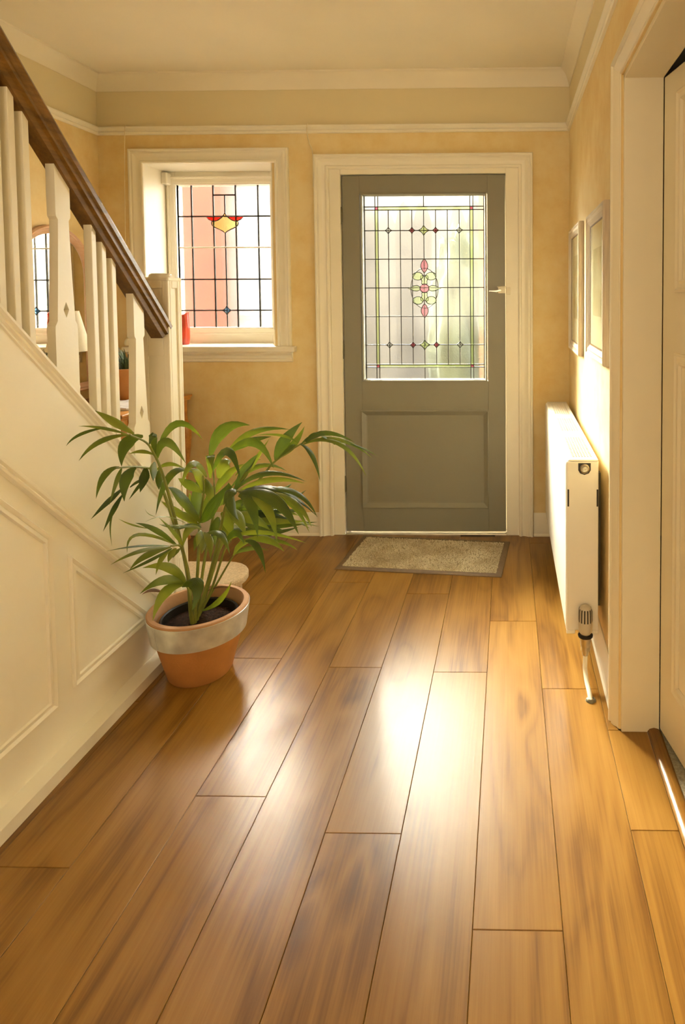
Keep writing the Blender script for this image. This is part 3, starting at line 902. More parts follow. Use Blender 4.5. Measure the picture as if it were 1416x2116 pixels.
# handrail
HS = 1.021
def railz(y): return 1.132 - HS * (y - 2.19)
XH = -1.228
YH = 0.95
HP = [(-0.036, -0.018), (-0.036, 0.018), (-0.031, 0.029), (-0.020, 0.035), (-0.008, 0.034), (-0.002, 0.028), (0.003, 0.027), (0.007, 0.031), (0.016, 0.032), (0.021, 0.024), (0.036, 0.021)]
HPF = HP + [(u, -v) for u, v in reversed(HP)][:-1]
MB().sweep([(XH, 2.196, railz(2.196)), (XH, YH, railz(YH))], (1, 0, 0), HPF).obj('handrail', 'handrail', st, smooth=True, angle=28)

# balusters
BX0, BX1 = -1.240, -1.216
def plain_baluster(y):
    z0, z1 = capz(y) - 0.015, railz(y) - 0.040
    MB().prism([(BX0, y - 0.010, z0), (BX0, y + 0.010, z0 - 0.01), (BX0, y + 0.010, z1 - 0.010), (BX0, y - 0.010, z1 + 0.010)], (BX1 - BX0, 0, 0)).obj('baluster', 'newel', st, bevel=0.0015)
def splat_baluster(y):
    zt = railz(y) - 0.050
    zb = capz(y)
    W = [(zt - 0.103, 0.0285), (zt - 0.112, 0.0275), (zt - 0.120, 0.0205), (zt - 0.30, 0.0290), (zt - 0.395, 0.0345), (zt - 0.408, 0.0430), (zt - 0.42, 0.0440)]
    o = MB()
    for s in (-1, 1):
        side = [(y + s * 0.0285, zt + 0.012 - s * 0.03)] + [(y + s * h, z) for z, h in W] + [(y + s * 0.044, zb - 0.015 - s * 0.042)]
        dz = zt - 0.365
        mid = [(y, zb - 0.015), (y, dz - 0.022), (y + s * 0.011, dz), (y, dz + 0.022), (y, zt + 0.012)]
        o.prism([(BX0, a, b) for a, b in side + mid], (BX1 - BX0, 0, 0))
    o.obj('baluster_splat', 'newel', st)
for i in range(-3, 1):
    yc = 2.047 + i * 0.339
    if railz(yc) < ZC - 0.05:
        splat_baluster(yc)
    for q in (-0.045, 0, 0.045):
        if i < 0 or True:
            yy = yc - 0.169 + q
            if yy > YH + 0.03:
                plain_baluster(yy)

# carpeted steps (bullnose bottom step)
RISE, RUN, YF = 0.190, 0.198, 2.495
pts = [(-2.06, YF), (-1.16, YF)]
c0 = (-1.14, 2.375)
for i in range(11):
    a = math.radians(90 - 15 * i)
    pts.append((c0[0] + 0.12 * math.cos(a), c0[1] + 0.12 * math.sin(a)))
pts += [(-1.16, 2.275), (-1.197, 2.282), (-1.30, 2.282), (-2.06, 2.282)]
bs = MB().prism([(x, y, 0.138) for x, y in pts], (0, 0, 0.034)).obj('step', 'stepcarpet', st, bevel=0.012, seg=3)
inr = [(x, y) for x, y in pts]
cxm = sum(p[0] for p in pts[2:13]) / 11
rp = [(-2.05, YF - 0.025), (-1.16, YF - 0.025)] + [(c0[0] - 0.0 + 0.095 * math.cos(math.radians(90 - 15 * i)), c0[1] + 0.095 * math.sin(math.radians(90 - 15 * i))) for i in range(11)] + [(-1.30, 2.285), (-2.05, 2.285)]
MB().prism([(x, y, 0.0) for x, y in rp], (0, 0, 0.139)).obj('riser', 'stepcarpet', bs)
for i in range(1, 11):
    y1 = YF - RUN * i
    z1 = 0.17 + RISE * i
    if z1 < ZC - 0.1:
        MB().box(-2.06, XP - 0.052, y1 - RUN - 0.03, y1, z1 - RISE, z1).obj('step', 'stepcarpet', st, bevel=0.01)

# ================================================================== potted palm
PC = Vector((-1.030, 2.024, 0.0))
pp = empty('potted_palm', tuple(PC), 'feathery green palm in a terracotta pot with a zinc band', 'potted plant')
RZ = 0.222
pot = MB().lathe([(0.0001, 0.004), (0.088, 0.004), (0.094, 0.0), (0.099, 0.006), (0.134, 0.135), (0.135, 0.140), (0.143, 0.142), (0.155, 0.218), (0.152, 0.2215), (0.139, 0.2225), (0.136, 0.219), (0.126, 0.150), (0.115, 0.150)], PC, 64).obj('pot', 'terracotta', pp, smooth=True, angle=50)
MB().lathe([(0.1555, 0.2195), (0.152, 0.2232), (0.139, 0.2242), (0.1355, 0.2195), (0.130, 0.185)], PC, 64).obj('pot_rim', 'rimclay', pot, smooth=True)
zb = MB().lathe([(0.1448, 0.141), (0.1462, 0.140), (0.1575, 0.2165), (0.1562, 0.2175)], PC, 64)
zc_ = zb.obj('zinc_band', 'zinc', pot, smooth=True)
sa = math.radians(-118)
q = [PC + Vector((math.cos(sa + da) * r_, math.sin(sa + da) * r_, z)) for da, r_, z in ((-0.012, 0.1468, 0.142), (0.012, 0.1468, 0.142), (0.012, 0.1582, 0.2155), (-0.012, 0.1582, 0.2155))]
MB().prism(q, (math.cos(sa) * 0.001, math.sin(sa) * 0.001, 0)).obj('band_seam', 'zinc', zc_)
MB().lathe([(0.118, 0.150), (0.120, 0.192), (0.116, 0.196), (0.112, 0.192), (0.110, 0.165)], PC + Vector((0.004, -0.004, 0)), 40).obj('inner_pot', 'blackplastic', pot, smooth=True)
MB().lathe([(0.0001, 0.176), (0.05, 0.174), (0.09, 0.170), (0.114, 0.166)], PC + Vector((0.004, -0.004, 0)), 40).obj('soil', 'soil', pp, smooth=True)
PALM = [
 ([(-1.04,2.0,0.165),(-1.046,2.0,0.213),(-1.04,1.98,0.321),(-1.042,1.95,0.448),(-1.049,1.9,0.62),(-1.053,1.86,0.728),(-1.059,1.84,0.773),(-1.047,1.78,0.824),(-1.045,1.7,0.864)], [
  ((-1.058,1.74,0.858),(-1.11,1.73,0.899),(-1.154,1.72,0.928),0.0235),
  ((-1.048,1.7,0.864),(-1.09,1.66,0.898),(-1.132,1.62,0.905),0.0111),
  ((-1.095,1.68,0.889),(-1.156,1.64,0.886),(-1.152,1.6,0.857),0.0079),
  ((-1.045,1.7,0.864),(-1.105,1.65,0.877),(-1.12,1.6,0.818),0.019),
  ((-1.05,1.77,0.845),(-1.096,1.735,0.85),(-1.071,1.7,0.776),0.0319),
  ((-1.056,1.83,0.776),(-1.08,1.815,0.799),(-1.112,1.8,0.785),0.0122),
  ((-1.059,1.84,0.77),(-1.043,1.82,0.881),(-1.052,1.8,0.806),0.0233),
  ((-1.059,1.85,0.755),(-1.043,1.855,0.869),(-0.976,1.86,0.743),0.0267),
  ((-1.064,1.86,0.768),(-1.031,1.905,0.927),(-0.965,1.95,0.791),0.0201),
 ]),
 ([(-1.042,2.004,0.165),(-1.049,2.01,0.204),(-1.053,2.0,0.355),(-1.082,1.97,0.537),(-1.102,1.95,0.644),(-1.106,1.93,0.695),(-1.107,1.9,0.715),(-1.11,1.82,0.742),(-1.114,1.74,0.76)], [
  ((-1.115,1.76,0.758),(-1.142,1.72,0.767),(-1.132,1.68,0.692),0.017),
  ((-1.104,1.82,0.74),(-1.13,1.79,0.734),(-1.104,1.76,0.658),0.0349),
  ((-1.13,1.8,0.686),(-1.14,1.745,0.668),(-1.155,1.69,0.631),0.0173),
  ((-1.134,1.8,0.665),(-1.135,1.76,0.641),(-1.142,1.72,0.585),0.0129),
  ((-1.141,1.8,0.656),(-1.165,1.77,0.613),(-1.131,1.74,0.536),0.0051),
  ((-1.111,1.88,0.725),(-1.096,1.85,0.701),(-1.094,1.82,0.665),0.0272),
  ((-1.105,1.89,0.7),(-1.117,1.855,0.678),(-1.128,1.82,0.643),0.0107),
  ((-1.121,1.78,0.749),(-1.119,1.76,0.736),(-1.135,1.74,0.654),0.0112),
  ((-1.104,1.92,0.73),(-1.093,1.89,0.715),(-1.076,1.86,0.687),0.0217),
  ((-1.096,1.93,0.705),(-1.084,1.905,0.676),(-1.071,1.88,0.655),0.0189),
  ((-1.111,1.94,0.699),(-1.077,1.945,0.735),(-1.025,1.95,0.699),0.0124),
  ((-1.136,1.84,0.674),(-1.128,1.87,0.69),(-1.108,1.9,0.688),0.0119),
 ]),
 ([(-1.043,2.012,0.165),(-1.051,2.03,0.194),(-1.042,2.04,0.301),(-1.035,2.05,0.464),(-1.039,2.06,0.492),(-1.017,2.05,0.592),(-1.015,2.04,0.653)], [
  ((-1.031,2.05,0.492),(-1.09,2.025,0.614),(-1.109,2.0,0.625),0.0372),
  ((-1.045,2.05,0.481),(-1.093,2.005,0.549),(-1.109,1.96,0.592),0.0199),
  ((-0.991,2.02,0.654),(-1.013,1.97,0.771),(-1.024,1.92,0.651),0.0242),
  ((-1.028,2.0,0.676),(-1.079,1.94,0.741),(-1.083,1.88,0.576),0.0248),
  ((-1.041,2.06,0.492),(-1.065,2.08,0.561),(-1.052,2.1,0.641),0.0335),
  ((-1.019,2.05,0.592),(-1.01,2.025,0.688),(-1.046,2.0,0.679),0.0281),
  ((-1.039,2.06,0.492),(-1.001,2.04,0.527),(-0.92,2.02,0.631),0.0502),
  ((-1.048,2.06,0.506),(-1.069,2.055,0.55),(-1.09,2.05,0.573),0.0345),
  ((-1.012,2.05,0.592),(-1.062,2.025,0.631),(-1.075,2.0,0.655),0.0272),
  ((-1.039,2.05,0.485),(-1.053,2.01,0.532),(-1.085,1.97,0.561),0.0198),
  ((-0.993,2.06,0.55),(-1.017,2.08,0.61),(-1.035,2.1,0.626),0.026),
  ((-1.064,2.1,0.477),(-1.095,2.12,0.505),(-1.112,2.14,0.564),0.0284),
  ((-1.049,2.1,0.487),(-1.041,2.12,0.518),(-1.046,2.14,0.564),0.0284),
  ((-1.039,2.04,0.484),(-1.043,2.0,0.511),(-1.068,1.96,0.495),0.0179),
  ((-1.013,2.02,0.486),(-1.028,1.985,0.519),(-1.043,1.95,0.508),0.0127),
 ]),
 ([(-1.045,2.024,0.165),(-1.055,2.06,0.178),(-1.044,2.1,0.35),(-1.02,2.13,0.511),(-1.028,2.15,0.551),(-1.036,2.16,0.639)], [
  ((-1.042,2.15,0.612),(-1.027,2.115,0.768),(-0.998,2.08,0.652),0.0274),
  ((-1.045,2.16,0.685),(-1.039,2.205,0.812),(-0.941,2.25,0.778),0.0404),
  ((-1.031,2.15,0.642),(-0.949,2.1,0.8),(-0.893,2.05,0.636),0.0272),
  ((-0.996,2.18,0.69),(-0.945,2.24,0.791),(-0.812,2.3,0.751),0.023),
  ((-0.996,2.18,0.69),(-0.948,2.23,0.732),(-0.875,2.28,0.729),0.0259),
  ((-0.982,2.15,0.698),(-0.861,2.125,0.809),(-0.8,2.1,0.661),0.0276),
  ((-1.028,2.18,0.603),(-1.017,2.2,0.673),(-0.999,2.22,0.651),0.0467),
  ((-0.952,2.18,0.59),(-0.922,2.215,0.639),(-0.871,2.25,0.728),0.0178),
  ((-0.973,2.18,0.551),(-0.94,2.2,0.641),(-0.9,2.22,0.68),0.0276),
  ((-1.035,2.17,0.554),(-1.021,2.205,0.618),(-0.961,2.24,0.638),0.0296),
  ((-0.992,2.2,0.566),(-0.913,2.25,0.675),(-0.826,2.3,0.595),0.0171),
  ((-0.976,2.2,0.607),(-0.941,2.23,0.661),(-0.906,2.26,0.649),0.015),
 ]),
 ([(-1.033,2.008,0.165),(-1.031,2.02,0.195),(-0.988,2.03,0.342),(-0.947,2.02,0.494),(-0.922,2.0,0.561),(-0.889,1.97,0.618),(-0.816,1.94,0.632),(-0.719,1.9,0.636)], [
  ((-0.888,1.99,0.616),(-0.8,1.995,0.717),(-0.655,2.0,0.644),0.0196),
  ((-0.87,1.98,0.619),(-0.765,1.97,0.684),(-0.649,1.96,0.651),0.0176),
  ((-0.861,1.96,0.621),(-0.727,1.92,0.696),(-0.585,1.88,0.573),0.0206),
  ((-0.848,1.95,0.622),(-0.678,1.9,0.681),(-0.6,1.85,0.534),0.0221),
  ((-0.848,1.94,0.627),(-0.7,1.88,0.668),(-0.623,1.82,0.541),0.0345),
  ((-0.877,1.96,0.626),(-0.884,1.92,0.599),(-0.826,1.88,0.559),0.0266),
  ((-0.857,1.95,0.615),(-0.788,1.895,0.649),(-0.753,1.84,0.524),0.0339),
  ((-0.834,1.94,0.627),(-0.728,1.88,0.642),(-0.687,1.82,0.517),0.0294),
  ((-0.875,1.97,0.629),(-0.881,1.945,0.639),(-0.892,1.92,0.593),0.0365),
  ((-0.719,1.9,0.64),(-0.631,1.87,0.629),(-0.59,1.84,0.555),0.0184),
  ((-0.798,1.94,0.634),(-0.641,1.9,0.681),(-0.579,1.86,0.578),0.0187),
  ((-0.904,1.98,0.572),(-0.894,1.975,0.618),(-0.897,1.97,0.65),0.0265),
 ]),
 ([(-1.046,2.032,0.165),(-1.058,2.08,0.164),(-1.029,2.13,0.298),(-0.994,2.2,0.483),(-0.967,2.22,0.455),(-0.9,2.26,0.43)], [
  ((-0.989,2.22,0.418),(-0.863,2.285,0.434),(-0.726,2.35,0.368),0.0235),
  ((-0.979,2.22,0.402),(-0.87,2.3,0.389),(-0.741,2.38,0.374),0.0206),
  ((-0.98,2.2,0.399),(-0.873,2.25,0.368),(-0.787,2.3,0.384),0.0211),
  ((-0.927,2.25,0.455),(-0.813,2.285,0.458),(-0.765,2.32,0.434),0.0143),
  ((-0.977,2.22,0.471),(-0.902,2.26,0.458),(-0.808,2.3,0.405),0.0323),
  ((-0.972,2.15,0.48),(-0.981,2.115,0.45),(-0.965,2.08,0.4),0.0341),
  ((-1.003,2.12,0.485),(-0.999,2.09,0.46),(-0.99,2.06,0.408),0.0346),
  ((-0.99,2.2,0.431),(-0.99,2.225,0.503),(-0.953,2.25,0.492),0.0368),
  ((-0.906,2.28,0.509),(-0.842,2.32,0.517),(-0.829,2.36,0.531),0.0125),
  ((-0.864,2.28,0.466),(-0.806,2.33,0.482),(-0.781,2.38,0.5),0.0125),
  ((-0.961,2.23,0.43),(-0.888,2.28,0.485),(-0.796,2.33,0.416),0.0306),
  ((-0.969,2.2,0.441),(-0.921,2.24,0.412),(-0.823,2.28,0.375),0.0301),
  ((-1.016,2.2,0.441),(-1.0,2.22,0.49),(-1.003,2.24,0.511),0.0298),
  ((-0.94,2.24,0.416),(-0.835,2.3,0.445),(-0.763,2.36,0.356),0.0226),
  ((-0.983,2.14,0.447),(-0.93,2.11,0.464),(-0.908,2.08,0.415),0.0311),
  ((-0.987,2.15,0.5),(-0.931,2.175,0.538),(-0.844,2.2,0.473),0.034),
  ((-0.963,2.12,0.49),(-0.887,2.12,0.501),(-0.825,2.12,0.44),0.0351),
  ((-0.968,2.1,0.527),(-0.906,2.07,0.517),(-0.876,2.04,0.451),0.0352),
  ((-0.984,2.1,0.507),(-0.944,2.07,0.494),(-0.919,2.04,0.441),0.0324),
  ((-0.98,2.18,0.49),(-0.905,2.22,0.497),(-0.824,2.26,0.473),0.0248),
  ((-0.979,2.2,0.451),(-0.909,2.25,0.421),(-0.754,2.3,0.405),0.0252),
  ((-1.008,2.12,0.52),(-1.005,2.14,0.546),(-0.975,2.16,0.558),0.0335),
  ((-1.033,2.14,0.493),(-1.062,2.17,0.534),(-1.051,2.2,0.576),0.032),
  ((-0.95,2.1,0.452),(-0.869,2.08,0.454),(-0.783,2.06,0.429),0.0223),
  ((-0.947,2.2,0.493),(-0.878,2.26,0.513),(-0.802,2.32,0.48),0.0222),
 ]),
 ([(-1.042,2.024,0.165),(-1.048,2.06,0.178),(-1.016,2.12,0.341),(-0.933,2.18,0.531),(-0.88,2.22,0.607),(-0.845,2.24,0.65),(-0.769,2.28,0.7),(-0.711,2.32,0.723)], [
  ((-0.845,2.24,0.651),(-0.84,2.27,0.715),(-0.766,2.3,0.779),0.0376),
  ((-0.841,2.25,0.657),(-0.787,2.285,0.691),(-0.764,2.32,0.759),0.0235),
  ((-0.765,2.27,0.704),(-0.705,2.245,0.696),(-0.678,2.22,0.579),0.0171),
  ((-0.763,2.28,0.703),(-0.702,2.34,0.766),(-0.597,2.4,0.68),0.0178),
  ((-0.758,2.28,0.7),(-0.643,2.35,0.747),(-0.534,2.42,0.614),0.0158),
  ((-0.727,2.3,0.706),(-0.612,2.34,0.73),(-0.548,2.38,0.552),0.0157),
  ((-0.698,2.31,0.722),(-0.677,2.335,0.716),(-0.661,2.36,0.677),0.0136),
  ((-0.636,2.36,0.695),(-0.55,2.4,0.658),(-0.514,2.44,0.613),0.0075),
  ((-0.771,2.27,0.706),(-0.81,2.245,0.756),(-0.908,2.22,0.747),0.009),
  ((-0.778,2.26,0.702),(-0.789,2.25,0.708),(-0.84,2.24,0.654),0.0151),
  ((-0.747,2.28,0.708),(-0.728,2.31,0.741),(-0.685,2.34,0.721),0.0207),
 ]),
 ([(-1.038,1.996,0.165),(-1.041,1.99,0.22),(-1.027,1.95,0.36),(-1.016,1.9,0.467),(-1.028,1.86,0.488)], [
  ((-1.014,1.89,0.473),(-1.141,1.815,0.588),(-1.088,1.74,0.516),0.0111),
  ((-1.024,1.89,0.476),(-1.061,1.835,0.56),(-1.086,1.78,0.588),0.0144),
  ((-1.067,1.82,0.556),(-1.095,1.77,0.583),(-1.097,1.72,0.622),0.0042),
  ((-1.031,1.86,0.488),(-1.074,1.775,0.53),(-1.115,1.69,0.541),0.0079),
  ((-1.038,1.86,0.485),(-1.078,1.78,0.518),(-1.11,1.7,0.499),0.0146),
  ((-1.028,1.86,0.485),(-1.08,1.805,0.493),(-1.088,1.75,0.463),0.0215),
  ((-1.03,1.87,0.477),(-1.057,1.805,0.467),(-1.102,1.74,0.457),0.0111),
  ((-1.03,1.87,0.477),(-1.049,1.835,0.471),(-1.042,1.8,0.425),0.0144),
  ((-1.022,1.88,0.473),(-1.03,1.86,0.466),(-1.027,1.84,0.445),0.0171),
  ((-1.014,1.89,0.469),(-1.021,1.875,0.467),(-1.023,1.86,0.45),0.0109),
  ((-1.025,1.95,0.523),(-1.051,1.875,0.594),(-1.07,1.8,0.583),0.0051),
  ((-1.025,1.95,0.511),(-1.047,1.9,0.526),(-1.057,1.85,0.559),0.0078),
  ((-1.061,1.84,0.586),(-1.069,1.81,0.601),(-1.057,1.78,0.631),0.0031),
  ((-1.012,1.9,0.469),(-1.006,1.865,0.521),(-1.045,1.83,0.586),0.0108),
 ]),
 ([(-1.033,2.0,0.165),(-1.031,2.0,0.213),(-1.012,1.99,0.36),(-0.991,1.97,0.494)], [
  ((-0.986,1.96,0.496),(-0.985,1.93,0.483),(-0.978,1.9,0.455),0.0171),
  ((-0.979,1.96,0.494),(-0.955,1.92,0.475),(-0.945,1.88,0.455),0.0216),
  ((-0.976,1.96,0.492),(-0.931,1.92,0.494),(-0.917,1.88,0.438),0.0203),
  ((-0.995,1.97,0.503),(-1.02,1.935,0.532),(-1.012,1.9,0.469),0.0218),
  ((-0.977,1.97,0.483),(-0.902,1.935,0.526),(-0.866,1.9,0.446),0.0191),
  ((-0.995,1.97,0.503),(-1.02,1.925,0.528),(-1.071,1.88,0.546),0.0085),
  ((-0.978,1.95,0.5),(-0.973,1.925,0.498),(-0.968,1.9,0.469),0.0197),
 ]),
 ([(-1.037,1.996,0.165),(-1.039,1.99,0.214),(-1.025,1.96,0.284),(-1.016,1.92,0.341)], [
  ((-1.016,1.92,0.343),(-1.02,1.86,0.447),(-1.081,1.8,0.446),0.0253),
  ((-1.017,1.92,0.34),(-1.039,1.85,0.416),(-1.079,1.78,0.378),0.0246),
  ((-1.017,1.91,0.345),(-1.065,1.865,0.368),(-1.067,1.82,0.276),0.028),
  ((-1.024,1.91,0.341),(-0.927,1.875,0.403),(-0.958,1.84,0.296),0.0367),
  ((-1.067,1.88,0.333),(-1.077,1.84,0.372),(-1.085,1.8,0.366),0.0113),
 ]),
 ([(-1.034,2.012,0.165),(-1.034,2.03,0.19),(-0.994,2.03,0.261),(-0.938,2.02,0.409),(-0.906,2.0,0.452)], [
  ((-0.927,2.0,0.434),(-0.883,1.985,0.52),(-0.85,1.97,0.45),0.0196),
  ((-0.9,2.0,0.401),(-0.877,2.01,0.463),(-0.814,2.02,0.441),0.0192),
  ((-0.851,1.98,0.457),(-0.787,1.94,0.477),(-0.756,1.9,0.387),0.0185),
  ((-0.925,2.02,0.442),(-0.846,2.01,0.506),(-0.658,2.0,0.442),0.0135),
  ((-0.855,1.99,0.456),(-0.766,1.955,0.491),(-0.703,1.92,0.447),0.0201),
  ((-0.972,2.0,0.466),(-0.912,1.965,0.512),(-0.883,1.93,0.444),0.0202),
  ((-0.909,2.02,0.395),(-0.867,2.035,0.423),(-0.805,2.05,0.398),0.0139),
  ((-0.816,2.0,0.452),(-0.731,1.99,0.463),(-0.683,1.98,0.427),0.0098),
 ]),
 ([(-1.037,2.02,0.165),(-1.039,2.05,0.184),(-0.999,2.08,0.263),(-0.927,2.06,0.376)], [
  ((-1.021,2.03,0.201),(-0.945,2.015,0.231),(-0.908,2.0,0.314),0.0165),
  ((-1.028,2.08,0.244),(-0.966,2.05,0.283),(-0.904,2.02,0.278),0.0049),
  ((-0.927,2.06,0.376),(-0.904,2.045,0.411),(-0.887,2.03,0.439),0.0139),
 ]),
]
def leaf_mesh(p0, p1, p2, w, tilt):
    n = 11
    path = bez(p0, p1, p2, n)
    view = (Vector((0, 0, 1.24)) * 0.55 + Vector((-0.2, 0.6, 3.2)) * 0.45)
    vs, uvs = [], []
    for i, p in enumerate(path):
        t = i / (n - 1)
        tg = (path[min(i + 1, n - 1)] - path[max(i - 1, 0)]).normalized()
        nrm = (view - p).normalized()
        s = tg.cross(nrm)
        if s.length < 1e-4:
            s = tg.orthogonal()
        s.normalize()
        nn = s.cross(tg).normalized()
        s = (s * math.cos(tilt) + nn * math.sin(tilt)).normalized()
        nn = s.cross(tg).normalized()
        prof = (0.22 + 0.78 * min(1.0, t / 0.38) ** 0.8) * (1 - max(0, (t - 0.48) / 0.52) ** 1.4) if t < 1 else 0.02
        h = w * 0.56 * max(prof, 0.02)
        for k, f in ((-1, -0.16), (-0.5, 0.06), (0, 0.0), (0.5, 0.06), (1, -0.16)):
            vs.append(p + s * (h * k) + nn * (h * f))
            uvs.append((k * 0.5 + 0.5, t))
    fs = []
    for i in range(n - 1):
        for k in range(4):
            a = i * 5 + k
            fs.append((a, a + 1, a + 6, a + 5))
    return vs, fs, uvs
lcount = 0
for fi, (stem, leaves) in enumerate(PALM):
    sp_ = smooth_path(stem, 5)
    nn_ = len(sp_)
    fo = MB().tube(sp_, [0.0058 * (1 - 0.72 * i / (nn_ - 1)) + 0.0008 for i in range(nn_)], 7).obj('frond', 'stem', pp, smooth=True)
    for li_, (p0, p1, p2, w) in enumerate(leaves):
        dead = (fi == 9 and li_ == 4) or (fi == 11 and li_ == 1)
        vs, fs, uvs = leaf_mesh(p0, p1, p2, w, random.uniform(-0.5, 0.5))
        b = MB()
        b.add(vs, fs)
        lo_ = b.obj('leaflet', 'deadleaf' if dead else 'leaf', fo, smooth=True, angle=80)
        uvl = lo_.data.uv_layers.new(name='UVMap')
        for lp in lo_.data.loops:
            uvl.data[lp.index].uv = uvs[lp.vertex_index]

# ================================================================== radiator
RX0, RX1, RY0, RY1, RZ0, RZ1 = 0.183, 0.288, 2.0, 3.115, 0.148, 0.717
rd = empty('radiator', (0.235, 2.56, RZ0), 'white double panel radiator below two framed pictures', 'radiator')
fp_ = MB()
prof = [(RZ0, RX0 + 0.012), (RZ0 + 0.006, RX0 + 0.003), (RZ0 + 0.016, RX0), (RZ1 - 0.018, RX0), (RZ1 - 0.007, RX0 + 0.002), (RZ1 - 0.002, RX0 + 0.010), (RZ1 - 0.004, RX0 + 0.016), (RZ0, RX0 + 0.016)]
fp_.prism([(x, RY0 + 0.004, z) for z, x in prof], (0, RY1 - RY0 - 0.008, 0))
fp_.obj('front_panel', 'radiator', rd, smooth=True, angle=35)
MB().box(RX1 - 0.014, RX1, RY0 + 0.004, RY1 - 0.004, RZ0, RZ1 - 0.004).obj('back_panel', 'radiator', rd, bevel=0.003)
ep = MB().box(RX0 + 0.002, RX1 - 0.001, RY0 - 0.004, RY0 + 0.004, RZ0 + 0.012, RZ1 - 0.006).box(RX0 + 0.002, RX0 + 0.030, RY0 - 0.004, RY0 + 0.004, RZ0, RZ0 + 0.012).box(RX1 - 0.040, RX1 - 0.001, RY0 - 0.004, RY0 + 0.004, RZ0, RZ0 + 0.012)
eo = ep.obj('end_panel', 'radiator', rd, bevel=0.002)
MB().box(RX0 + 0.002, RX1 - 0.001, RY1 - 0.004, RY1 + 0.004, RZ0, RZ1 - 0.006).obj('end_panel', 'radiator', rd, bevel=0.002)
MB().box(RX0 + 0.017, RX1 - 0.015, RY0 + 0.01, RY1 - 0.01, RZ0 + 0.02, RZ1 - 0.16).obj('core_shade_block', 'darkgap', rd)  # dark block painting the shade seen through the top grille
tg_ = MB()
tz0, tz1 = RZ1 - 0.005, RZ1
gx0, gx1 = RX0 + 0.010, RX1 - 0.002
tg_.box(gx0, gx0 + 0.014, RY0, RY1, tz0, tz1).box(gx1 - 0.014, gx1, RY0, RY1, tz0, tz1)
nc = 7
cw = (gx1 - gx0 - 0.028) / nc
for i in range(1, nc):
    x = gx0 + 0.014 + i * cw
    tg_.box(x - 0.0018, x + 0.0018, RY0 + 0.01, RY1 - 0.01, tz0, tz1 - 0.0003)
nr = 60
for i in range(nr + 1):
    y = RY0 + 0.014 + (RY1 - RY0 - 0.028) * i / nr
    hw_ = 0.014 if i in (0, nr) else (0.05 if i % 20 == 0 else 0.0027)
    tg_.box(gx0 + 0.014, gx1 - 0.014, max(RY0, y - hw_), min(RY1, y + hw_), tz0, tz1)
tg_.obj('top_grille', 'radiator', rd)
# end panel details
MB().prism([(0.222, RY0 - 0.0046, 0.707), (0.262, RY0 - 0.0046, 0.707), (0.262, RY0 - 0.0046, 0.684), (0.256, RY0 - 0.0046, 0.674), (0.242, RY0 - 0.0046, 0.669), (0.228, RY0 - 0.0046, 0.674), (0.222, RY0 - 0.0046, 0.684)], (0, 0.002, 0)).obj('vent_recess_shade', 'darkgap', eo)  # raised dark plate paints the shade of the vent cutout
def ring_y(cx, y, cz, prof, seg=24):
    b = MB().lathe([(r_, z) for r_, z in prof], (0, 0, 0), seg)
    b.v = [(cx + x, y - z, cz + yy) for x, yy, z in b.v]
    return b
ring_y(0.242, RY0 - 0.004, 0.690, [(0.0150, 0.0), (0.0150, 0.006), (0.0125, 0.008), (0.0105, 0.0055), (0.0085, 0.0055), (0.0075, 0.009), (0.0040, 0.009), (0.0035, 0.006), (0.0001, 0.006)]).obj('vent_plug', 'chrome', eo, smooth=True)
for x in (0.1905, 0.2835):
    MB().box(x - 0.0026, x + 0.0026, RY0 - 0.0048, RY0 - 0.003, 0.566, 0.622).obj('slot_shade', 'darkgap', eo, bevel=0.001)  # dark strip on the panel face paints the shade of an opening
# thermostatic valve and pipe
vc = (0.243, 1.972)
vh = MB().lathe([(0.0001, 0.090), (0.010, 0.0895), (0.016, 0.086), (0.0195, 0.080), (0.0205, 0.072), (0.0225, 0.030), (0.0225, 0.012), (0.021, 0.006), (0.017, 0.0)], (vc[0], vc[1], 0.164), 28).obj('valve_head', 'valve', rd, smooth=True)
for i in range(14):
    a = 2 * math.pi * i / 14
    ca, sa_ = math.cos(a), math.sin(a)
    p = [(0.0215, 0.040), (0.0205, 0.072), (0.019, 0.0815)]
    tq = Vector((-sa_, ca, 0)) * 0.0022
    v_ = []
    for rr_, z in p:
        for s in (-1, 1):
            v_.append(Vector((vc[0] + ca * (rr_ + 0.0012), vc[1] + sa_ * (rr_ + 0.0012), 0.164 + z)) + tq * s)
    b = MB()
    b.add(v_, [(0, 1, 3, 2), (2, 3, 5, 4)])
    b.obj('grip_slot_shade', 'darkgap', vh)  # dark strip paints the shade between the grip ridges
MB().lathe([(0.018, 0), (0.0235, 0.001), (0.024, 0.006), (0.019, 0.010)], (vc[0], vc[1], 0.153), 24).obj('valve_collar', 'blackplastic', vh, smooth=True)
vb = MB().lathe([(0.018, 0.155), (0.019, 0.148), (0.016, 0.138), (0.016, 0.124), (0.0145, 0.122), (0.0145, 0.108), (0.011, 0.106), (0.010, 0.094), (0.0085, 0.092)], (vc[0], vc[1], 0), 16)
vb.tube([(vc[0], vc[1], 0.142), (vc[0] - 0.004, 2.01, 0.160)], 0.010, 10)
vb.obj('valve_body', 'chrome', rd, smooth=True, angle=30)
pi_ = MB().tube(smooth_path([(vc[0], vc[1], 0.098), (vc[0] - 0.001, vc[1] - 0.002, 0.070), (vc[0] - 0.001, vc[1] - 0.006, 0.045), (vc[0] + 0.001, vc[1] - 0.035, 0.024), (0.247, 1.905, 0.012), (0.249, 1.880, 0.0)], 5), 0.0075, 10)
pi_.obj('supply_pipe', 'paint', rd, smooth=True)
MB().lathe([(0.0085, 0.002), (0.0085, 0.008), (0.013, 0.006), (0.016, 0.001), (0.016, 0)], (0.249, 1.884, 0.0), 16).obj('pipe_collar', 'hinge', rd, smooth=True)
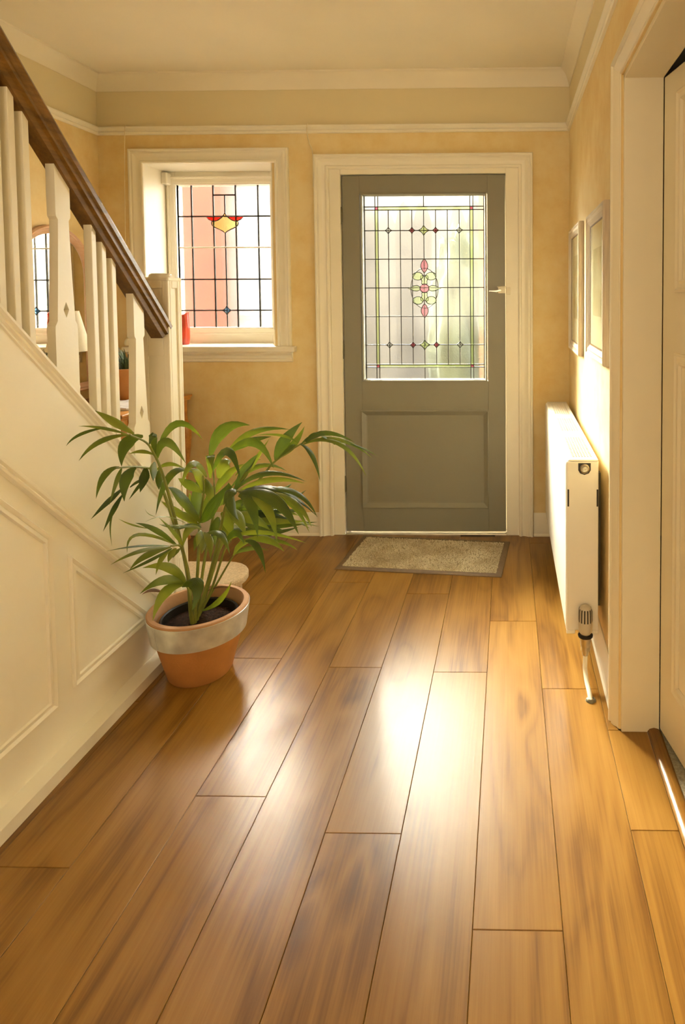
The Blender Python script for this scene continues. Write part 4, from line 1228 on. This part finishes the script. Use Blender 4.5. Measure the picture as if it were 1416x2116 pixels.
MB().box(RX1, XR, 2.12, 2.15, 0.18, 0.64).box(RX1, XR, 2.95, 2.98, 0.18, 0.64).obj('wall_bracket', 'hinge', rd)

# ================================================================== pictures on the right wall
def picture(y0, y1, z0, z1, label):
    X0 = XR - 0.001
    t = empty('framed_picture', (X0, (y0 + y1) / 2, z0), label, 'picture', 'framed prints over the radiator')
    MB().sweep([(X0, y1, z0), (X0, y0, z0), (X0, y0, z1), (X0, y1, z1)], (-1, 0, 0),
               [(0, 0), (0, 0.016), (0.003, 0.021), (0.009, 0.022), (0.013, 0.018), (0.020, 0.017), (0.026, 0.019), (0.032, 0.015), (0.038, 0.011), (0.042, 0.011), (0.042, 0)], closed=True).obj('frame', 'limed', t, smooth=True, angle=25)
    MB().sweep([(X0, y1 - 0.041, z0 + 0.041), (X0, y0 + 0.041, z0 + 0.041), (X0, y0 + 0.041, z1 - 0.041), (X0, y1 - 0.041, z1 - 0.041)], (-1, 0, 0),
               [(0, 0), (0, 0.0112), (0.005, 0.0106), (0.005, 0)], closed=True).obj('slip', 'handrail', t)
    MB().box(X0 - 0.0085, X0 - 0.001, y0 + 0.03, y1 - 0.03, z0 + 0.03, z1 - 0.03).obj('mount', 'matboard', t)
    MB().box(X0 - 0.0090, X0 - 0.0080, y0 + 0.115, y1 - 0.115, z0 + 0.15, z1 - 0.13).obj('print', 'print', t)
    MB().box(X0 - 0.0105, X0 - 0.0097, y0 + 0.042, y1 - 0.042, z0 + 0.042, z1 - 0.042).obj('glass', 'g_picture', t)
picture(2.615, 3.040, 0.990, 1.552, 'limed frame with faded print hanging next to the room corner')
picture(1.940, 2.362, 1.022, 1.535, 'limed frame with faded print hanging next to the side doorway')

# ================================================================== door mat
mt = empty('door_mat', (-0.397, 2.965, 0), 'tan pile door mat with brown rubber border before the grey door', 'mat')
mw, md, ang = 0.768, 0.405, math.radians(-5.6)
def mp_(x, y, z):
    return (-0.397 + x * math.cos(ang) - y * math.sin(ang), 2.965 + x * math.sin(ang) + y * math.cos(ang), z)
bw = 0.027
mbb = MB().sweep([mp_(-mw / 2, -md / 2, 0.0), mp_(mw / 2, -md / 2, 0.0), mp_(mw / 2, md / 2, 0.0), mp_(-mw / 2, md / 2, 0.0)], (0, 0, 1),
                 [(0, 0.001), (0.002, 0.004), (0.010, 0.006), (bw, 0.007), (bw, 0.001)], closed=True)
mbb.obj('border', 'matborder', mt)
MB().prism([mp_(-mw / 2 + 0.015, -md / 2 + 0.015, 0.001), mp_(mw / 2 - 0.015, -md / 2 + 0.015, 0.001), mp_(mw / 2 - 0.015, md / 2 - 0.015, 0.001), mp_(-mw / 2 + 0.015, md / 2 - 0.015, 0.001)], (0, 0, 0.004)).obj('backing', 'matbase', mt)
def pile_mat():
    m, nt, b = new_mat('tan_mat_pile')
    tc = nd(nt, 'ShaderNodeTexCoord')
    n = nd(nt, 'ShaderNodeTexNoise', Scale=6.5, Detail=3.0)
    n2 = nd(nt, 'ShaderNodeTexNoise', Scale=180.0, Detail=1.0)
    nt.links.new(tc.outputs['Object'], n.inputs['Vector'])
    nt.links.new(tc.outputs['Object'], n2.inputs['Vector'])
    a = nd(nt, 'ShaderNodeMath', operation='MULTIPLY_ADD')
    a.inputs[1].default_value = 0.55
    nt.links.new(n2.outputs['Fac'], a.inputs[0])
    nt.links.new(n.outputs['Fac'], a.inputs[2])
    r_ = ramp(nt, [(0.55, (0.40, 0.30, 0.16)), (0.76, (0.64, 0.53, 0.33)), (0.95, (0.80, 0.71, 0.50))])
    nt.links.new(a.outputs[0], r_.inputs['Fac'])
    nt.links.new(r_.outputs['Color'], b.inputs['Base Color'])
    b.inputs['Roughness'].default_value = 0.9
    return m
M['pile'] = pile_mat()
tv, tf = [], []
rn = random.Random(3)
for i in range(15000):
    x = rn.uniform(-mw / 2 + bw, mw / 2 - bw)
    y = rn.uniform(-md / 2 + bw, md / 2 - bw)
    a = rn.uniform(0, 2 * math.pi)
    l, w_ = rn.uniform(0.005, 0.010), 0.0012
    dx, dy = math.cos(a), math.sin(a)
    h = rn.uniform(0.006, 0.011)
    o = len(tv)
    for s_, z in ((-0.5, 0.004), (0.0, h), (0.6, h * 0.55)):
        for e in (-1, 1):
            tv.append(mp_(x + dx * l * s_ - dy * w_ * e, y + dy * l * s_ + dx * w_ * e, z))
    tf += [(o, o + 1, o + 3, o + 2), (o + 2, o + 3, o + 5, o + 4)]
pb = MB()
pb.v, pb.f = tv, tf
tag(pb.obj('pile', 'pile', mt), kind='stuff')

# ================================================================== console table and the things on it
TX0, TX1, TY0, TY1, TZ = -2.082, -1.628, 2.60, 3.19, 0.747
tb = empty('console_table', ((TX0 + TX1) / 2, (TY0 + TY1) / 2, 0), 'orange pine console table with cabriole legs behind the staircase', 'table')
MB().box(TX0, TX1, TY0, TY1, TZ - 0.013, TZ).box(TX0, TX1 - 0.006, TY0 + 0.006, TY1 - 0.006, TZ - 0.026, TZ - 0.013).obj('top', 'tablewood', tb, bevel=0.004, seg=3)
def apron_side(a, b, horizontal):
    n = 12
    low = []
    for i in range(n + 1):
        t = i / n
        z = 0.60 + 0.05 * math.sin(math.pi * t) ** 0.7
        low.append((a + (b - a) * t, z))
    return [(a, TZ - 0.026)] + low + [(b, TZ - 0.026)]
MB().prism([(TX1 - 0.045, y, z) for y, z in apron_side(TY0 + 0.03, TY1 - 0.03, True)], (0.018, 0, 0)).obj('apron', 'tablewood', tb)
for y in (TY0 + 0.03, TY1 - 0.048):
    MB().prism([(x, y, z) for x, z in apron_side(TX0 + 0.02, TX1 - 0.03, False)], (0, 0.018, 0)).obj('apron', 'tablewood', tb)
dw = MB().box(TX1 - 0.030, TX1 - 0.022, TY0 + 0.08, TY1 - 0.10, 0.660, 0.712).obj('drawer_front', 'tablewood', tb, bevel=0.002)
for y in (TY0 + 0.17, TY1 - 0.20):
    MB().tube([(TX1 - 0.024, y, 0.690), (TX1 - 0.006, y, 0.690), (TX1 - 0.004, y, 0.670), (TX1 - 0.006, y, 0.655)], [0.004, 0.004, 0.006, 0.004], 8).obj('drawer_pull', 'hinge', dw, smooth=True)
for sx, x in ((1, TX1 - 0.034), (-1, TX0 + 0.034)):
    for sy, y in ((-1, TY0 + 0.040), (1, TY1 - 0.040)):
        path = smooth_path([(x, y, TZ - 0.026), (x + sx * 0.000, y, 0.62), (x + sx * 0.012, y + sy * 0.006, 0.53), (x + sx * 0.004, y + sy * 0.002, 0.36), (x - sx * 0.012, y - sy * 0.006, 0.18), (x - sx * 0.006, y - sy * 0.004, 0.06), (x + sx * 0.006, y + sy * 0.004, 0.0)], 4)
        n = len(path)
        rad = []
        for i in range(n):
            t = i / (n - 1)
            rad.append(0.024 if t < 0.1 else 0.024 + 0.006 * math.exp(-((t - 0.28) / 0.1) ** 2) - 0.013 * min(1, max(0, (t - 0.3) / 0.55)) + (0.008 if t > 0.95 else 0))
        MB().tube(path, rad, 10).obj('leg', 'tablewood', tb, smooth=True)

# arched mirror on the left wall
MY0, MY1, MZ0, MZS, MZA = 2.62, 3.112, 0.79, 1.36, 1.578
mc, mh = (MY0 + MY1) / 2, (MY1 - MY0) / 2
def arch(inset, n=22):
    out = [(MY0 + inset, MZ0 + inset), (MY1 - inset, MZ0 + inset)]
    for i in range(n + 1):
        a = math.pi * i / n
        out.append((mc + (mh - inset) * math.cos(a), MZS + (MZA - MZS - inset) * math.sin(a)))
    return out
mr = empty('arched_mirror', (XL + 0.002, mc, MZ0), 'arched mirror in pale pine frame on the wall above the console table', 'mirror')
MB().sweep([(XL + 0.002, y, z) for y, z in arch(0)], (1, 0, 0), [(0, 0), (0, 0.020), (0.006, 0.026), (0.014, 0.022), (0.020, 0.024), (0.028, 0.020), (0.036, 0.012), (0.040, 0.006), (0.040, 0)], closed=True).obj('frame', 'mirrorwood', mr, smooth=True, angle=30)
MB().prism([(XL + 0.005, y, z) for y, z in arch(0.036)], (0.004, 0, 0)).obj('mirror_glass', 'mirror', mr)

# table lamp
lp = empty('table_lamp', (-1.89, 2.66, TZ), 'small table lamp with cream empire shade on the console table', 'lamp')
MB().lathe([(0.0001, 0), (0.048, 0), (0.050, 0.006), (0.030, 0.016), (0.016, 0.03), (0.030, 0.07), (0.038, 0.11), (0.028, 0.16), (0.012, 0.20), (0.010, 0.25), (0.014, 0.26), (0.014, 0.30), (0.0001, 0.30)], (-1.89, 2.66, TZ), 28).obj('lamp_base', 'whiteplastic', lp, smooth=True)
sh = MB().lathe([(0.084, 0.268), (0.0425, 0.440), (0.0405, 0.440), (0.082, 0.268), (0.084, 0.268)], (-1.89, 2.66, TZ), 40)
sh.obj('lamp_shade', 'shade', lp, smooth=True, angle=50)

# spiky plant in terracotta pot on the table
sp2 = empty('potted_grass', (-1.875, 3.045, TZ), 'small spiky plant in terracotta pot on the console table', 'potted plant')
po2 = MB().lathe([(0.0001, 0), (0.050, 0), (0.054, 0.004), (0.068, 0.125), (0.073, 0.125), (0.075, 0.150), (0.069, 0.152), (0.066, 0.135), (0.0001, 0.132)], (-1.875, 3.045, TZ), 32).obj('pot', 'terracotta', sp2, smooth=True)
gb_ = MB()
for i in range(110):
    a = rn.uniform(0, 2 * math.pi)
    r0 = rn.uniform(0, 0.04)
    ln = rn.uniform(0.07, 0.15)
    out_ = rn.uniform(0.02, 0.11)
    b0 = Vector((-1.875 + r0 * math.cos(a), 3.045 + r0 * math.sin(a), TZ + 0.13))
    pth = bez(b0, b0 + Vector((out_ * 0.3 * math.cos(a), out_ * 0.3 * math.sin(a), ln)), b0 + Vector((out_ * math.cos(a), out_ * math.sin(a), ln * rn.uniform(0.5, 1.0))), 5)
    sd = Vector((-math.sin(a), math.cos(a), 0))
    o = len(gb_.v)
    for q_, p in enumerate(pth):
        w_ = 0.0028 * (1 - q_ / 4.3)
        gb_.v += [tuple(p - sd * w_), tuple(p + sd * w_)]
    gb_.f += [(o + 2 * q_, o + 2 * q_ + 1, o + 2 * q_ + 3, o + 2 * q_ + 2) for q_ in range(4)]
tag(gb_.obj('blades', 'grassleaf', sp2), kind='stuff')

# magazines
for i, (x, y, a, w_, h_, lb) in enumerate(((-1.752, 2.84, 0.12, 0.20, 0.27, 'printed magazine lying flat on the console table'), (-1.745, 2.83, -0.15, 0.17, 0.22, 'open booklet lying on top of the magazine'))):
    z = TZ + 0.0005 + i * 0.006
    c_, s_ = math.cos(a), math.sin(a)
    q = [(x + dx * c_ - dy * s_, y + dx * s_ + dy * c_, z) for dx, dy in ((-w_ / 2, -h_ / 2), (w_ / 2, -h_ / 2), (w_ / 2, h_ / 2), (-w_ / 2, h_ / 2))]
    tag(MB().prism(q, (0, 0, 0.005)).obj('magazine' if i == 0 else 'booklet', 'paper', bevel=0.001), lb, 'magazine')

# red vase on the window sill
vz = [(0.0001, 0.0), (0.024, 0.0), (0.027, 0.004), (0.030, 0.03), (0.031, 0.07), (0.029, 0.11), (0.027, 0.14), (0.029, 0.160), (0.0265, 0.158), (0.024, 0.13), (0.026, 0.06), (0.0001, 0.01)]
vs_ = MB().lathe(vz, (-1.738, 3.33, 0.992), 32)
vs_.v = [(x, y, z + (0.016 * max(0, math.cos(math.atan2(y - 3.33, x + 1.738) - 0.5)) - 0.012 * max(0, math.cos(math.atan2(y - 3.33, x + 1.738) + 2.4)) if z > 1.125 else 0)) for x, y, z in vs_.v]
tag(vs_.obj('vase', 'redglaze', smooth=True), 'red glazed vase with torn rim on the window sill', 'vase')
# card leaning in the reveal
cd = MB().prism([(-1.244, 3.30, 0.993), (-1.214, 3.30, 1.205), (-1.211, 3.30, 1.205), (-1.239, 3.30, 0.993)], (0, 0.09, 0))
tag(cd.obj('leaning_card', 'matboard'), 'thin white card leaning in the window reveal', 'card')
# alarm contact
al = empty('alarm_sensor', (-1.848, 3.40, 1.85), 'small white alarm sensor in the top corner of the window', 'sensor')
MB().box(-1.866, -1.832, 3.375, 3.4245, 1.852, 1.918).obj('sensor_body', 'whiteplastic', al, bevel=0.008, seg=3)
MB().tube(smooth_path([(-1.858, 3.416, 1.856), (-1.859, 3.416, 1.60), (-1.857, 3.417, 1.3), (-1.859, 3.416, 0.996)], 4), 0.0022, 6).obj('cable', 'cord', al)
# pull cord over the picture rail
pc = empty('pull_cord', (-1.955, 3.19, 1.0), 'thin cream pull cord with white acorn beside the window', 'cord')
MB().tube(smooth_path([(-1.940, 3.217, 2.117), (-1.940, 3.196, 2.112), (-1.942, 3.192, 2.06), (-1.950, 3.192, 1.80), (-1.955, 3.19, 1.40), (-1.958, 3.188, 1.03)], 4), 0.0016, 6).obj('cord', 'cord', pc)
MB().lathe([(0.0001, 0.036), (0.006, 0.034), (0.012, 0.024), (0.015, 0.010), (0.010, 0.0), (0.0001, 0.0)], (-1.958, 3.188, 0.998), 18).obj('acorn', 'whiteplastic', pc, smooth=True)
tag(MB().tube(smooth_path([(-1.012, 3.217, 2.117), (-1.012, 3.196, 2.112), (-1.012, 3.193, 2.07), (-1.004, 3.205, 2.02), (-0.990, 3.206, 1.97), (-0.9895, 3.205, 1.80)], 5), 0.0022, 6).obj('cable', 'cord'), 'thin cream cable dropping from picture rail to door casing', 'cable')
